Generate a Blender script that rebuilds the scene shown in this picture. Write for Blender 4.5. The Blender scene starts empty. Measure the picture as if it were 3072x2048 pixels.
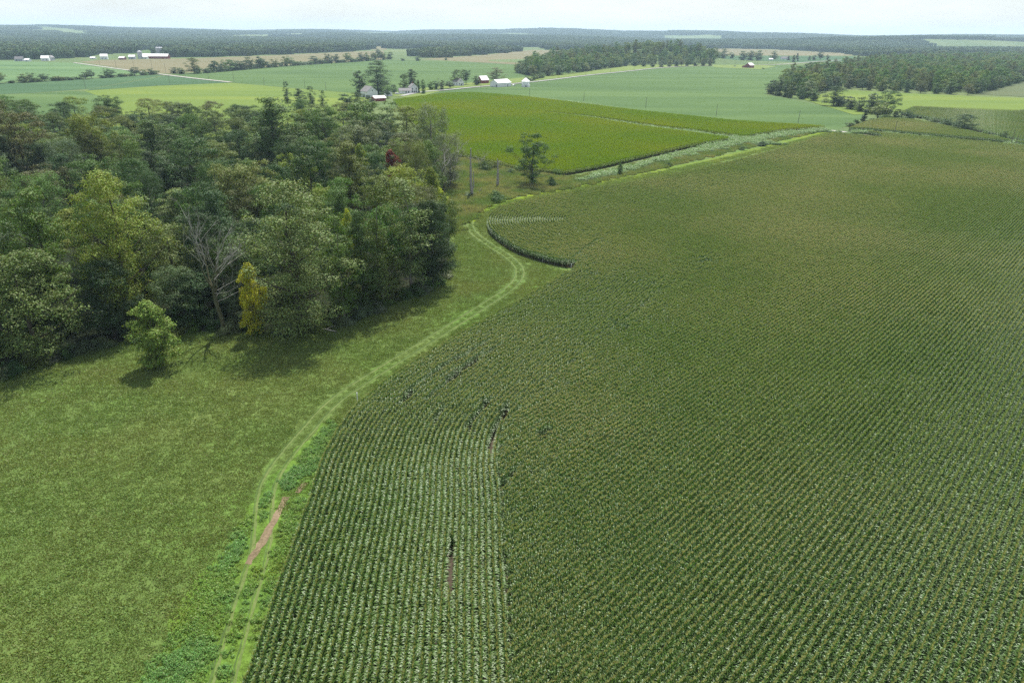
import bpy, math, random
import numpy as np
from mathutils import Vector, Matrix

SC = bpy.context.scene
R = math.radians
rnd = random.Random(7)
nr = np.random.RandomState(11)

# ------------------------------------------------------------------ camera
CAM_H, PITCH, ROLL, F = 54.0, R(23.6), R(0.45), 2114.0
_f = Vector((0, math.cos(PITCH), -math.sin(PITCH)))
_r0, _u0 = Vector((1, 0, 0)), Vector((0, math.sin(PITCH), math.cos(PITCH)))
_r = _r0 * math.cos(ROLL) + _u0 * math.sin(ROLL)
_u = _u0 * math.cos(ROLL) - _r0 * math.sin(ROLL)
cd = bpy.data.cameras.new("camera"); cam = bpy.data.objects.new("camera", cd)
SC.collection.objects.link(cam)
M = Matrix((_r, _u, -_f)).transposed().to_4x4(); M.translation = (0, 0, CAM_H)
cam.matrix_world = M
cd.sensor_width = 36.0; cd.lens = 36.0 * F / 3072.0; cd.clip_start = 1.0; cd.clip_end = 60000.0
SC.camera = cam

# ------------------------------------------------------------------ light
SUN_EL, SUN_AZ = R(59), R(6)
sd = Vector((math.sin(SUN_AZ) * math.cos(SUN_EL), math.cos(SUN_AZ) * math.cos(SUN_EL), math.sin(SUN_EL)))
ld = bpy.data.lights.new("sun", 'SUN'); ld.energy = 5.0; ld.angle = R(0.6); ld.color = (1.0, 0.955, 0.88)
sun = bpy.data.objects.new("sun", ld); SC.collection.objects.link(sun)
sun.location = (0, 0, 300); sun.rotation_euler = sd.to_track_quat('Z', 'Y').to_euler()

w = bpy.data.worlds.new("World"); SC.world = w; w.use_nodes = True
nt = w.node_tree; nt.nodes.clear()
out = nt.nodes.new('ShaderNodeOutputWorld'); bg = nt.nodes.new('ShaderNodeBackground')
sky = nt.nodes.new('ShaderNodeTexSky'); sky.sky_type = 'NISHITA'; sky.sun_disc = False
sky.sun_elevation = SUN_EL; sky.sun_rotation = SUN_AZ; sky.altitude = 200
sky.air_density = 1.0; sky.dust_density = 1.2; sky.ozone_density = 1.0
bg.inputs['Strength'].default_value = 0.056
tc = nt.nodes.new('ShaderNodeTexCoord'); mp = nt.nodes.new('ShaderNodeMapping')
mp.inputs['Scale'].default_value = (1.6, 1.6, 9.0)
cl = nt.nodes.new('ShaderNodeTexNoise'); cl.inputs['Scale'].default_value = 3.2
cl.inputs['Detail'].default_value = 8; cl.inputs['Roughness'].default_value = 0.62
rp = nt.nodes.new('ShaderNodeValToRGB')
rp.color_ramp.elements[0].position = 0.36; rp.color_ramp.elements[0].color = (.35, .35, .35, 1)
rp.color_ramp.elements[1].position = 0.66; rp.color_ramp.elements[1].color = (.62, .62, .62, 1)
mx = nt.nodes.new('ShaderNodeMix'); mx.data_type = 'RGBA'
mx.inputs[7].default_value = (11.0, 11.5, 11.8, 1)      # thin bright cloud veil
L = nt.links.new
L(tc.outputs['Generated'], mp.inputs['Vector']); L(mp.outputs[0], cl.inputs['Vector'])
L(cl.outputs['Fac'], rp.inputs['Fac']); L(rp.outputs['Color'], mx.inputs[0])
L(sky.outputs[0], mx.inputs[6]); L(mx.outputs[2], bg.inputs['Color']); L(bg.outputs[0], out.inputs['Surface'])

vs = SC.view_settings
SC.display_settings.display_device = 'sRGB'
vs.view_transform = 'Standard'; vs.look = 'None'; vs.exposure = 0.98; vs.gamma = 1.0; vs.use_curve_mapping = False
cy = SC.cycles
SC.render.engine = 'CYCLES'
cy.max_bounces = 5; cy.diffuse_bounces = 2; cy.glossy_bounces = 2; cy.transmission_bounces = 3
cy.transparent_max_bounces = 4; cy.volume_bounces = 0; cy.sample_clamp_indirect = 4.0
cy.caustics_reflective = False; cy.caustics_refractive = False
cy.use_denoising = False; cy.use_adaptive_sampling = False

# ------------------------------------------------------------------ survey: photo point -> point of the land
def G(px, py, z=0.0):
    d = _f + _r * ((px - 1536.0) / F) + _u * ((1024.0 - py) / F)
    t = (z - CAM_H) / d.z
    return Vector((d.x * t, d.y * t, z))

def project(P):
    """Nx3 world -> (px, py, depth) numpy"""
    P = np.asarray(P, float) - np.array([0, 0, CAM_H])
    dep = P @ np.array(_f); x = P @ np.array(_r); y = P @ np.array(_u)
    dep = np.where(np.abs(dep) < 1e-6, 1e-6, dep)
    return 1536 + F * x / dep, 1024 - F * y / dep, dep

def in_view(P, m=120):
    px, py, d = project(P)
    return (d > 0) & (px > -m) & (px < 3072 + m) & (py > -m) & (py < 2048 + 2 * m)

def poly_world(pts, z=0.0):
    return np.array([[*G(p[0], p[1], p[2] if len(p) > 2 else z)[:2]] for p in pts])

def inside(P, poly):
    x, y = P[:, 0], P[:, 1]; res = np.zeros(len(P), bool); n = len(poly); j = n - 1
    for i in range(n):
        xi, yi = poly[i]; xj, yj = poly[j]
        c = ((yi > y) != (yj > y)) & (x < (xj - xi) * (y - yi) / (yj - yi + 1e-12) + xi)
        res ^= c; j = i
    return res

def dist_line(P, line):
    best = np.full(len(P), 1e9)
    for a, b in zip(line[:-1], line[1:]):
        ab = b - a; t = np.clip(((P - a) @ ab) / (ab @ ab + 1e-12), 0, 1)
        d = np.hypot(*(P - (a + t[:, None] * ab)).T)
        best = np.minimum(best, d)
    return best

def smooth(pts, step=1.0):
    p = np.asarray(pts, float); q = np.vstack([2 * p[0] - p[1], p, 2 * p[-1] - p[-2]]); o = []
    for i in range(1, len(q) - 2):
        n = max(2, int(np.linalg.norm(q[i + 1] - q[i]) / step))
        for t in np.linspace(0, 1, n, endpoint=False):
            a, b, c, d = q[i - 1], q[i], q[i + 1], q[i + 2]
            o.append(.5 * ((2 * b) + (-a + c) * t + (2 * a - 5 * b + 4 * c - d) * t * t + (-a + 3 * b - 3 * c + d) * t ** 3))
    o.append(p[-1]); return np.array(o)

def sstep(a, b, x):
    t = np.clip((x - a) / (b - a), 0, 1); return t * t * (3 - 2 * t)

_mc = G(1985, 196); MOUND = (_mc.x, _mc.y + 175)
_rh = G(2830, 146); RHILL = (_rh.x, _rh.y + 300)
def terrain(x, y):
    x = np.asarray(x, float); y = np.asarray(y, float); r = np.hypot(x, y)
    h = 25 * np.exp(-((x - MOUND[0]) / 150) ** 2 - ((y - MOUND[1]) / 80) ** 2)
    h = h * (1 - sstep(-100, -165, y - MOUND[1]) * 0) * sstep(-172, -60, y - MOUND[1])
    h = h + 38 * np.exp(-((x - RHILL[0]) / 750) ** 2 - ((y - RHILL[1]) / 420) ** 2) * sstep(2000, 2600, r)
    ang = np.arctan2(x, y)
    lift = 62 + 12 * np.sin(ang * 9 + .6) + 7 * np.sin(ang * 23 + 1) + 5 * np.sin(ang * 41 + 2 + r / 2500)
    h = h + lift * sstep(3300, 9200, r) + 14 * np.sin(r / 620 + ang * 7) * sstep(3300, 6000, r) * sstep(0, 1, np.sin(ang * 6 + 1) * .5 + .6)
    return h

# ------------------------------------------------------------------ materials
def newmat(name):
    m = bpy.data.materials.new(name); m.use_nodes = True; m.node_tree.nodes.clear(); return m, m.node_tree

def node(t, ty, **kw):
    n = t.nodes.new(ty)
    for k, v in kw.items():
        if k.startswith('_'): n.inputs[k[1:]].default_value = v
        else: setattr(n, k, v)
    return n

def plain(name, col, rough=.7, metal=0.0, var=.12, scale=.6, spec=.35):
    m, t = newmat(name); o = node(t, 'ShaderNodeOutputMaterial'); b = node(t, 'ShaderNodeBsdfPrincipled')
    b.inputs['Roughness'].default_value = rough; b.inputs['Metallic'].default_value = metal
    b.inputs['Specular IOR Level'].default_value = spec
    g = node(t, 'ShaderNodeNewGeometry'); n = node(t, 'ShaderNodeTexNoise'); n.inputs['Scale'].default_value = scale
    n.inputs['Detail'].default_value = 5
    mx = node(t, 'ShaderNodeMix', data_type='RGBA')
    mx.inputs[6].default_value = (*[c * (1 - var) for c in col], 1); mx.inputs[7].default_value = (*[min(1, c * (1 + var)) for c in col], 1)
    t.links.new(g.outputs['Position'], n.inputs['Vector']); t.links.new(n.outputs['Fac'], mx.inputs[0])
    t.links.new(mx.outputs[2], b.inputs['Base Color']); t.links.new(b.outputs[0], o.inputs['Surface'])
    return m

def ramp(t, src, stops):
    r = node(t, 'ShaderNodeValToRGB'); e = r.color_ramp.elements
    while len(e) < len(stops): e.new(.5)
    for el, (p, c) in zip(e, stops): el.position = p; el.color = (*c, 1)
    t.links.new(src, r.inputs['Fac']); return r.outputs['Color']

def land(name, big, small, bscale=.02, sscale=1.5, mixf=.5, bump=.3, bdist=.2, rough=.9, stretch=None, third=None, t3=.09, spec=.06):
    """ground cover: big = colour stops of the wide patches, small = (dark, light) factors of the fine grain"""
    m, t = newmat(name); o = node(t, 'ShaderNodeOutputMaterial'); b = node(t, 'ShaderNodeBsdfPrincipled')
    b.inputs['Roughness'].default_value = rough; b.inputs['Specular IOR Level'].default_value = spec
    g = node(t, 'ShaderNodeNewGeometry'); src = g.outputs['Position']
    if stretch:
        mpn = node(t, 'ShaderNodeMapping'); mpn.inputs['Rotation'].default_value = (0, 0, stretch[0])
        mpn.inputs['Scale'].default_value = (stretch[1], stretch[2], 1)
        t.links.new(src, mpn.inputs['Vector']); bsrc = mpn.outputs[0]
    else: bsrc = src
    n1 = node(t, 'ShaderNodeTexNoise'); n1.inputs['Scale'].default_value = bscale; n1.inputs['Detail'].default_value = 6
    n1.inputs['Roughness'].default_value = .62; n1.inputs['Distortion'].default_value = .6
    t.links.new(bsrc, n1.inputs['Vector']); c = ramp(t, n1.outputs['Fac'], big)
    if third:
        n3 = node(t, 'ShaderNodeTexNoise'); n3.inputs['Scale'].default_value = t3; n3.inputs['Detail'].default_value = 5
        t.links.new(src, n3.inputs['Vector'])
        f3 = ramp(t, n3.outputs['Fac'], [(.50, (0, 0, 0)), (.68, (1, 1, 1))])
        m3 = node(t, 'ShaderNodeMix', data_type='RGBA'); m3.inputs[7].default_value = (*third, 1)
        t.links.new(f3, m3.inputs[0]); t.links.new(c, m3.inputs[6]); c = m3.outputs[2]
    n2 = node(t, 'ShaderNodeTexNoise'); n2.inputs['Scale'].default_value = sscale; n2.inputs['Detail'].default_value = 7
    n2.inputs['Roughness'].default_value = .7
    t.links.new(src, n2.inputs['Vector'])
    f2 = ramp(t, n2.outputs['Fac'], [(.3, (small[0],) * 3), (.7, (small[1],) * 3)])
    mm = node(t, 'ShaderNodeMix', data_type='RGBA', blend_type='MULTIPLY'); mm.inputs[0].default_value = 1
    t.links.new(c, mm.inputs[6]); t.links.new(f2, mm.inputs[7]); t.links.new(mm.outputs[2], b.inputs['Base Color'])
    bp = node(t, 'ShaderNodeBump'); bp.inputs['Strength'].default_value = bump; bp.inputs['Distance'].default_value = bdist
    t.links.new(n2.outputs['Fac'], bp.inputs['Height']); t.links.new(bp.outputs[0], b.inputs['Normal'])
    t.links.new(b.outputs[0], o.inputs['Surface']); return m

def leaf(name, col=None, trans=.3, rough=.5, spec=.3, hue=.03, val=.55, nscale=.25, tint=(1.25, 1.2, .55), patch=None, pscale=.02):
    """foliage: per-leaf variation, soft clumps, light shining through; col None = the object's own colour"""
    m, t = newmat(name); o = node(t, 'ShaderNodeOutputMaterial'); b = node(t, 'ShaderNodeBsdfPrincipled')
    b.inputs['Roughness'].default_value = rough; b.inputs['Specular IOR Level'].default_value = spec
    g = node(t, 'ShaderNodeNewGeometry')
    if col is None: c = node(t, 'ShaderNodeObjectInfo').outputs['Color']
    else:
        rg = node(t, 'ShaderNodeRGB'); rg.outputs[0].default_value = (*col, 1); c = rg.outputs[0]
    if patch:
        n3 = node(t, 'ShaderNodeTexNoise'); n3.inputs['Scale'].default_value = pscale; n3.inputs['Detail'].default_value = 4
        t.links.new(g.outputs['Position'], n3.inputs['Vector'])
        f3 = ramp(t, n3.outputs['Fac'], [(.40, (0, 0, 0)), (.64, (1, 1, 1))])
        m3 = node(t, 'ShaderNodeMix', data_type='RGBA'); m3.inputs[7].default_value = (*patch, 1)
        t.links.new(f3, m3.inputs[0]); t.links.new(c, m3.inputs[6]); c = m3.outputs[2]
    n = node(t, 'ShaderNodeTexNoise'); n.inputs['Scale'].default_value = nscale; n.inputs['Detail'].default_value = 3
    t.links.new(g.outputs['Position'], n.inputs['Vector'])
    ad = node(t, 'ShaderNodeMath', operation='ADD'); t.links.new(g.outputs['Random Per Island'], ad.inputs[0]); t.links.new(n.outputs['Fac'], ad.inputs[1])
    mr = node(t, 'ShaderNodeMapRange'); mr.inputs['From Min'].default_value = .2; mr.inputs['From Max'].default_value = 1.8
    mr.inputs['To Min'].default_value = 1 - val; mr.inputs['To Max'].default_value = 1 + val
    t.links.new(ad.outputs[0], mr.inputs['Value'])
    mh = node(t, 'ShaderNodeMapRange'); mh.inputs['To Min'].default_value = .5 - hue; mh.inputs['To Max'].default_value = .5 + hue
    t.links.new(g.outputs['Random Per Island'], mh.inputs['Value'])
    hs = node(t, 'ShaderNodeHueSaturation'); t.links.new(c, hs.inputs['Color']); t.links.new(mr.outputs[0], hs.inputs['Value']); t.links.new(mh.outputs[0], hs.inputs['Hue'])
    t.links.new(hs.outputs[0], b.inputs['Base Color'])
    mt = node(t, 'ShaderNodeMix', data_type='RGBA', blend_type='MULTIPLY'); mt.inputs[0].default_value = 1; mt.inputs[7].default_value = (*tint, 1)
    t.links.new(hs.outputs[0], mt.inputs[6])
    tr = node(t, 'ShaderNodeBsdfTranslucent'); t.links.new(mt.outputs[2], tr.inputs['Color'])
    ms = node(t, 'ShaderNodeMixShader'); ms.inputs[0].default_value = trans
    t.links.new(b.outputs[0], ms.inputs[1]); t.links.new(tr.outputs[0], ms.inputs[2]); t.links.new(ms.outputs[0], o.inputs['Surface'])
    return m

MT = {}
MT['ground'] = land('ground_cover', [(.35, (.06, .10, .035)), (.65, (.10, .13, .045))], (.7, 1.25), bscale=.004, sscale=.15)
MT['meadow'] = land('meadow_grass', [(.30, (.076, .122, .032)), (.5, (.086, .130, .034)), (.72, (.102, .136, .040))], (.6, 1.3), bscale=.035, sscale=1.6, bump=.7, bdist=.3, third=(.082, .146, .030), t3=.05)
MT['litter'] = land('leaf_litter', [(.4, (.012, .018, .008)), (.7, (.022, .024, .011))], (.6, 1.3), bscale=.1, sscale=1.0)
MT['soil'] = land('field_soil', [(.4, (.055, .044, .032)), (.7, (.080, .064, .046))], (.7, 1.2), bscale=.05, sscale=2.0)
MT['bare'] = land('bare_earth', [(.35, (.125, .096, .060)), (.65, (.185, .142, .092))], (.6, 1.25), bscale=.25, sscale=3.0, bump=.6)
MT['strip'] = land('bright_grass', [(.35, (.085, .150, .012)), (.65, (.130, .175, .012))], (.7, 1.25), bscale=.06, sscale=1.0, bump=.5)
MT['weedy'] = land('weedy_grass', [(.3, (.075, .150, .025)), (.7, (.115, .190, .030))], (.55, 1.3), bscale=.12, sscale=1.2, bump=.8, bdist=.5)
MT['wheel'] = land('pressed_grass', [(.35, (.075, .112, .032)), (.65, (.105, .132, .045))], (.75, 1.2), bscale=.2, sscale=2.0)
MT['rut'] = land('rut_grass', [(.35, (.045, .075, .022)), (.65, (.07, .11, .03))], (.7, 1.2), bscale=.2, sscale=2.0)
MT['rough'] = land('rough_pasture', [(.3, (.085, .135, .042)), (.5, (.115, .165, .058)), (.7, (.155, .185, .082))], (.6, 1.3), bscale=.07, sscale=.8, bump=.8, bdist=.5)
MT['soy'] = land('soybean_leaves', [(.30, (.046, .084, .030)), (.5, (.062, .106, .036)), (.72, (.086, .134, .046))], (.82, 1.15), bscale=.011, sscale=.35, bump=.5, bdist=.5, stretch=(R(-12), .35, 1.6), spec=.04, rough=1.0)
MT['soy_blue'] = land('soybean_leaves_dark', [(.30, (.036, .074, .036)), (.55, (.048, .092, .042)), (.75, (.066, .115, .048))], (.85, 1.12), bscale=.009, sscale=.35, bump=.5, bdist=.5, stretch=(R(-8), .3, 1.7), spec=.04, rough=1.0)
MT['soy_pale'] = land('soybean_leaves_pale', [(.30, (.050, .098, .042)), (.5, (.080, .138, .056)), (.7, (.105, .165, .068))], (.85, 1.12), bscale=.006, sscale=.35, bump=.4, bdist=.5, stretch=(R(-5), .25, 2.2), spec=.04, rough=1.0)
MT['yellow'] = land('yellowing_beans', [(.30, (.075, .120, .024)), (.55, (.100, .145, .024)), (.75, (.14, .172, .027))], (.8, 1.15), bscale=.010, sscale=.35, bump=.4, bdist=.4, stretch=(R(-8), .4, 1.8))
MT['lawn'] = land('mown_lawn', [(.3, (.09, .135, .030)), (.7, (.12, .155, .038))], (.85, 1.15), bscale=.03, sscale=.4)
MT['tan'] = land('tasselled_corn', [(.30, (.100, .098, .045)), (.55, (.125, .115, .062)), (.75, (.155, .138, .078))], (.8, 1.2), bscale=.006, sscale=.35, bump=.5, bdist=1.0, stretch=(R(-6), .3, 2.0))
MT['corn_far'] = land('distant_corn', [(.30, (.06, .085, .036)), (.7, (.092, .105, .048))], (.75, 1.2), bscale=.008, sscale=.4, bump=.6, bdist=1.0, stretch=(R(-6), .4, 1.6))
MT['gravel'] = plain('gravel', (.26, .25, .225), .95, var=.15, scale=.8)
MT['asphalt'] = plain('worn_road', (.24, .24, .23), .9, var=.12, scale=.4)
MT['white'] = plain('white_paint', (.70, .72, .74), .6, var=.05)
MT['grey_roof'] = plain('grey_shingle', (.16, .155, .16), .85, var=.2, scale=1.2)
MT['white_roof'] = plain('white_metal_roof', (.80, .80, .80), .45, var=.04)
MT['red'] = plain('red_barn_paint', (.20, .035, .026), .8, var=.2, scale=1.0)
MT['dark'] = plain('dark_glass', (.03, .035, .045), .25, var=.1)
MT['silo'] = plain('grey_concrete', (.36, .37, .40), .85, var=.15, scale=.5)
MT['galv'] = plain('galvanised_steel', (.74, .76, .79), .4, metal=.15, var=.06)
MT['brick'] = plain('chimney_brick', (.25, .11, .08), .9)
MT['pole'] = plain('weathered_wood', (.15, .13, .11), .9, var=.2, scale=3)
MT['bark'] = plain('bark', (.060, .050, .040), .9, var=.4, scale=2.5)
MT['bark_pale'] = plain('pale_bark', (.17, .155, .135), .9, var=.3, scale=2.0)
MT['deadwood'] = plain('dead_wood', (.30, .285, .265), .9, var=.35, scale=1.2)
MT['moss'] = plain('mossy_bark', (.085, .085, .045), .95, var=.4, scale=1.5)
MT['tyre'] = plain('tyre_rubber', (.02, .02, .02), .8)
MT['leaf'] = leaf('tree_leaves', None, trans=.24, rough=.6, spec=.2)
MT['leaf_far'] = leaf('far_tree_leaves', None, trans=.12, rough=.8, spec=.1, nscale=.06)
MT['corn'] = leaf('corn_leaf', (.074, .148, .028), trans=.30, rough=.52, spec=.7, hue=.012, val=.3, nscale=.5, patch=(.096, .165, .036), pscale=.03, tint=(1.3, 1.5, .4))
MT['tassel'] = leaf('corn_tassel', (.26, .32, .09), trans=.25, rough=.6, spec=.2, hue=.02, val=.3, patch=(.42, .41, .18), pscale=.016, tint=(1.1, 1, .7))
MT['corn_y'] = leaf('ripening_corn_leaf', (.15, .235, .014), trans=.42, rough=.45, spec=.25, hue=.02, val=.3, nscale=.3, patch=(.20, .25, .014), pscale=.012, tint=(1.3, 1.35, .3))
MT['tassel_y'] = leaf('ripening_corn_tassel', (.26, .27, .035), trans=.25, rough=.6, spec=.15, val=.3, patch=(.27, .22, .065), pscale=.006, tint=(1.1, 1, .6))
MT['weed'] = leaf('weed_leaf', (.125, .245, .060), trans=.38, rough=.5, spec=.3, hue=.03, val=.45, nscale=.5, patch=(.16, .25, .03), pscale=.12)
MT['weed_pale'] = leaf('pale_reed_leaf', (.14, .235, .075), trans=.3, rough=.5, spec=.3, hue=.03, val=.4, nscale=.3)
MT['grass'] = leaf('grass_blade', (.135, .200, .050), trans=.3, rough=.55, spec=.25, hue=.03, val=.4, nscale=.35, patch=(.165, .205, .058), pscale=.06)
MT['dry_grass'] = leaf('dry_grass_blade', (.15, .22, .075), trans=.3, rough=.6, spec=.2, hue=.04, val=.4, nscale=.3, patch=(.26, .27, .13), pscale=.08)

# ------------------------------------------------------------------ mesh helpers
def fast_mesh(name, V, Fq, mats, mi=None, smooth_=False):
    me = bpy.data.meshes.new(name); V = np.asarray(V, np.float32); Fq = np.asarray(Fq, np.int32)
    me.vertices.add(len(V)); me.vertices.foreach_set('co', V.ravel())
    me.loops.add(Fq.size); me.loops.foreach_set('vertex_index', Fq.ravel())
    me.polygons.add(len(Fq)); me.polygons.foreach_set('loop_start', np.arange(0, Fq.size, Fq.shape[1], dtype=np.int32))
    if mi is not None: me.polygons.foreach_set('material_index', np.asarray(mi, np.int32))
    for m in mats: me.materials.append(m)
    me.update(calc_edges=True); me.validate()
    if smooth_: me.polygons.foreach_set('use_smooth', np.ones(len(Fq), bool))
    return me

def link(name, me, parent=None, loc=None, **props):
    o = bpy.data.objects.new(name, me); SC.collection.objects.link(o)
    if parent: o.parent = parent
    if loc is not None: o.location = loc
    for k, v in props.items():
        if v is not None: o[k] = v
    return o

def thing(name, label, cat, loc, rz=0, group=None):
    o = link(name, None, None, loc, label=label, category=cat, group=group); o.rotation_euler = (0, 0, rz)
    o.empty_display_size = .5; return o

class MB:
    def __init__(s): s.v = []; s.f = []
    def box(s, x0, x1, y0, y1, z0, z1):
        b = len(s.v); s.v += [(x, y, z) for z in (z0, z1) for y in (y0, y1) for x in (x0, x1)]
        s.f += [tuple(b + i for i in q) for q in ((0, 2, 3, 1), (4, 5, 7, 6), (0, 1, 5, 4), (2, 6, 7, 3), (0, 4, 6, 2), (1, 3, 7, 5))]; return s
    def poly(s, pts):
        b = len(s.v); s.v += [tuple(p) for p in pts]; s.f.append(tuple(range(b, b + len(pts)))); return s
    def tube(s, pts, rad, n=6, cap=True):
        pts = [Vector(p) for p in pts]; b0 = len(s.v)
        for i, p in enumerate(pts):
            d = (pts[min(i + 1, len(pts) - 1)] - pts[max(i - 1, 0)]).normalized()
            a = d.cross(Vector((0.13, 1, .07))).normalized(); c = d.cross(a)
            for k in range(n):
                t = 2 * math.pi * k / n; q = p + (a * math.cos(t) + c * math.sin(t)) * rad[i]; s.v.append(tuple(q))
        for i in range(len(pts) - 1):
            for k in range(n):
                s.f.append((b0 + i * n + k, b0 + i * n + (k + 1) % n, b0 + (i + 1) * n + (k + 1) % n, b0 + (i + 1) * n + k))
        if cap:
            s.f.append(tuple(b0 + (len(pts) - 1) * n + k for k in range(n))); s.f.append(tuple(b0 + n - 1 - k for k in range(n)))
        return s
    def lathe(s, prof, n=20):
        b0 = len(s.v)
        for r, z in prof:
            for k in range(n):
                t = 2 * math.pi * k / n; s.v.append((r * math.cos(t), r * math.sin(t), z))
        for i in range(len(prof) - 1):
            for k in range(n):
                s.f.append((b0 + i * n + k, b0 + i * n + (k + 1) % n, b0 + (i + 1) * n + (k + 1) % n, b0 + (i + 1) * n + k))
        return s
    def mesh(s, name, mat):
        me = bpy.data.meshes.new(name); me.from_pydata(s.v, [], s.f); me.materials.append(mat); me.update(); return me
    def build(s, name, mat, parent=None, **props): return link(name, s.mesh(name, mat), parent, None, **props)

def sheet(name, poly, z, mat, kind='structure', label=None):
    me = bpy.data.meshes.new(name); me.from_pydata([(p[0], p[1], z) for p in poly], [], [tuple(range(len(poly)))])
    me.materials.append(mat); me.update()
    if me.polygons[0].normal.z < 0: me.flip_normals()
    return link(name, me, kind=kind, label=label)

def ribbon(name, line, width, z, mat, kind='structure', jitter=0.0, label=None):
    p = np.asarray(line); d = np.gradient(p, axis=0); d /= np.linalg.norm(d, axis=1)[:, None] + 1e-9
    nrm = np.stack([-d[:, 1], d[:, 0]], 1)
    wv = (width if np.ndim(width) else np.full(len(p), width)) / 2
    wl = wv * (1 + jitter * (nr.rand(len(p)) - .5) * 2); wr = wv * (1 + jitter * (nr.rand(len(p)) - .5) * 2)
    a = p + nrm * wl[:, None]; b = p - nrm * wr[:, None]; n = len(p)
    V = [(*q, z) for q in a] + [(*q, z) for q in b]
    Fq = [(i, n + i, n + i + 1, i + 1) for i in range(n - 1)]
    me = fast_mesh(name, V, Fq, [mat]); return link(name, me, kind=kind, label=label)

PROTO = bpy.data.collections.new('stock')          # not part of the scene: meshes that the scatters copy
_gn = 0
def scatter(name, pts, rot, scl, idx, meshes, colors=None, label=None, kind='stuff', lkw={}):
    """one countless mass: instances of the given meshes on the points"""
    global _gn; _gn += 1
    col = bpy.data.collections.new('stock_%02d' % _gn)
    for i, me in enumerate(meshes):
        if colors:
            me = me.copy(); me.materials.clear(); me.materials.append(leaf('stock_leaves', colors[i], **lkw))
        o = bpy.data.objects.new('stock_%02d_%02d' % (_gn, i), me); col.objects.link(o)
    pts = np.asarray(pts, np.float32); n = len(pts)
    me = bpy.data.meshes.new(name); me.vertices.add(n); me.vertices.foreach_set('co', pts.ravel())
    a = me.attributes.new('rot', 'FLOAT_VECTOR', 'POINT'); rv = np.zeros((n, 3), np.float32); rv[:, 2] = rot; a.data.foreach_set('vector', rv.ravel())
    a = me.attributes.new('scl', 'FLOAT_VECTOR', 'POINT'); sv = np.ones((n, 3), np.float32) * (np.asarray(scl, np.float32)[:, None] if np.ndim(scl) == 1 else np.asarray(scl, np.float32)); a.data.foreach_set('vector', sv.ravel())
    a = me.attributes.new('idx', 'INT', 'POINT'); a.data.foreach_set('value', np.asarray(idx, np.int32))
    me.update(); ob = link(name, me, kind=kind, label=label)
    ng = bpy.data.node_groups.new(name, 'GeometryNodeTree')
    ng.interface.new_socket('Geometry', in_out='INPUT', socket_type='NodeSocketGeometry'); ng.interface.new_socket('Geometry', in_out='OUTPUT', socket_type='NodeSocketGeometry')
    gi = ng.nodes.new('NodeGroupInput'); go = ng.nodes.new('NodeGroupOutput')
    ip = ng.nodes.new('GeometryNodeInstanceOnPoints'); ci = ng.nodes.new('GeometryNodeCollectionInfo')
    ci.inputs['Collection'].default_value = col; ci.inputs['Separate Children'].default_value = True; ci.inputs['Reset Children'].default_value = True
    ip.inputs['Pick Instance'].default_value = True
    def at(nm, ty):
        x = ng.nodes.new('GeometryNodeInputNamedAttribute'); x.data_type = ty; x.inputs['Name'].default_value = nm; return x.outputs['Attribute']
    er = ng.nodes.new('FunctionNodeEulerToRotation')
    K = ng.links.new
    K(gi.outputs[0], ip.inputs['Points']); K(ci.outputs[0], ip.inputs['Instance']); K(at('idx', 'INT'), ip.inputs['Instance Index'])
    K(at('rot', 'FLOAT_VECTOR'), er.inputs[0]); K(er.outputs[0], ip.inputs['Rotation']); K(at('scl', 'FLOAT_VECTOR'), ip.inputs['Scale'])
    K(ip.outputs[0], go.inputs[0])
    md = ob.modifiers.new('scatter', 'NODES'); md.node_group = ng
    return ob

# ------------------------------------------------------------------ land
def build_ground():
    rings = [0, 40, 100, 200, 350, 500, 700, 900] + list(np.arange(1000, 1900, 30)) + list(np.arange(1900, 4200, 100)) + list(np.arange(4200, 13600, 160))
    A = np.radians(np.concatenate([np.arange(-180, -50, 10), np.arange(-50, 50.01, .6), np.arange(60, 180, 10)]))
    V = [(0, 0, 0)]; Fq = []
    rr, aa = np.meshgrid(rings[1:], A, indexing='ij'); x, y = rr * np.sin(aa), rr * np.cos(aa)
    back = np.abs(aa) > R(52); z = np.where(back, 0 * x, terrain(x, y)); edge = np.abs(aa) > R(49.9); z = np.where(edge, z * (np.abs(aa) < R(51)), z)
    V = np.stack([x, y, z], -1).reshape(-1, 3); n = len(A); m = len(rings) - 1
    Fq = [(i * n + k, i * n + (k + 1) % n, (i + 1) * n + (k + 1) % n, (i + 1) * n + k) for i in range(m - 1) for k in range(n)]
    me = bpy.data.meshes.new('ground'); me.from_pydata([tuple(v) for v in V], [], Fq + [tuple(range(n))])
    me.materials.append(MT['ground']); me.update()
    if me.polygons[0].normal.z < 0: me.flip_normals()
    link('ground', me, kind='structure', label='wide green farmland reaching to low hills at the horizon')
build_ground()

# near land
WOOD_PX = [(-700, 1420), (-60, 1150), (330, 1030), (640, 990), (900, 1000), (1080, 960), (1190, 900), (1310, 858), (1345, 790), (1352, 660), (1335, 570), (1300, 470), (1235, 410), (1100, 392), (900, 388), (600, 388), (300, 382), (-100, 372), (-700, 360)]
WOOD = poly_world(WOOD_PX)
sheet('meadow', poly_world([(-1600, 2700), (-1100, 1000), (-700, 430), (1300, 430), (1500, 560), (2505, 396), (2560, 405), (1900, 700), (1800, 2700)]), .01, MT['meadow'], label='mown meadow of short green grass between the wood and the corn')
sheet('forest_floor_ground', WOOD, .03, MT['litter'])

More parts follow.
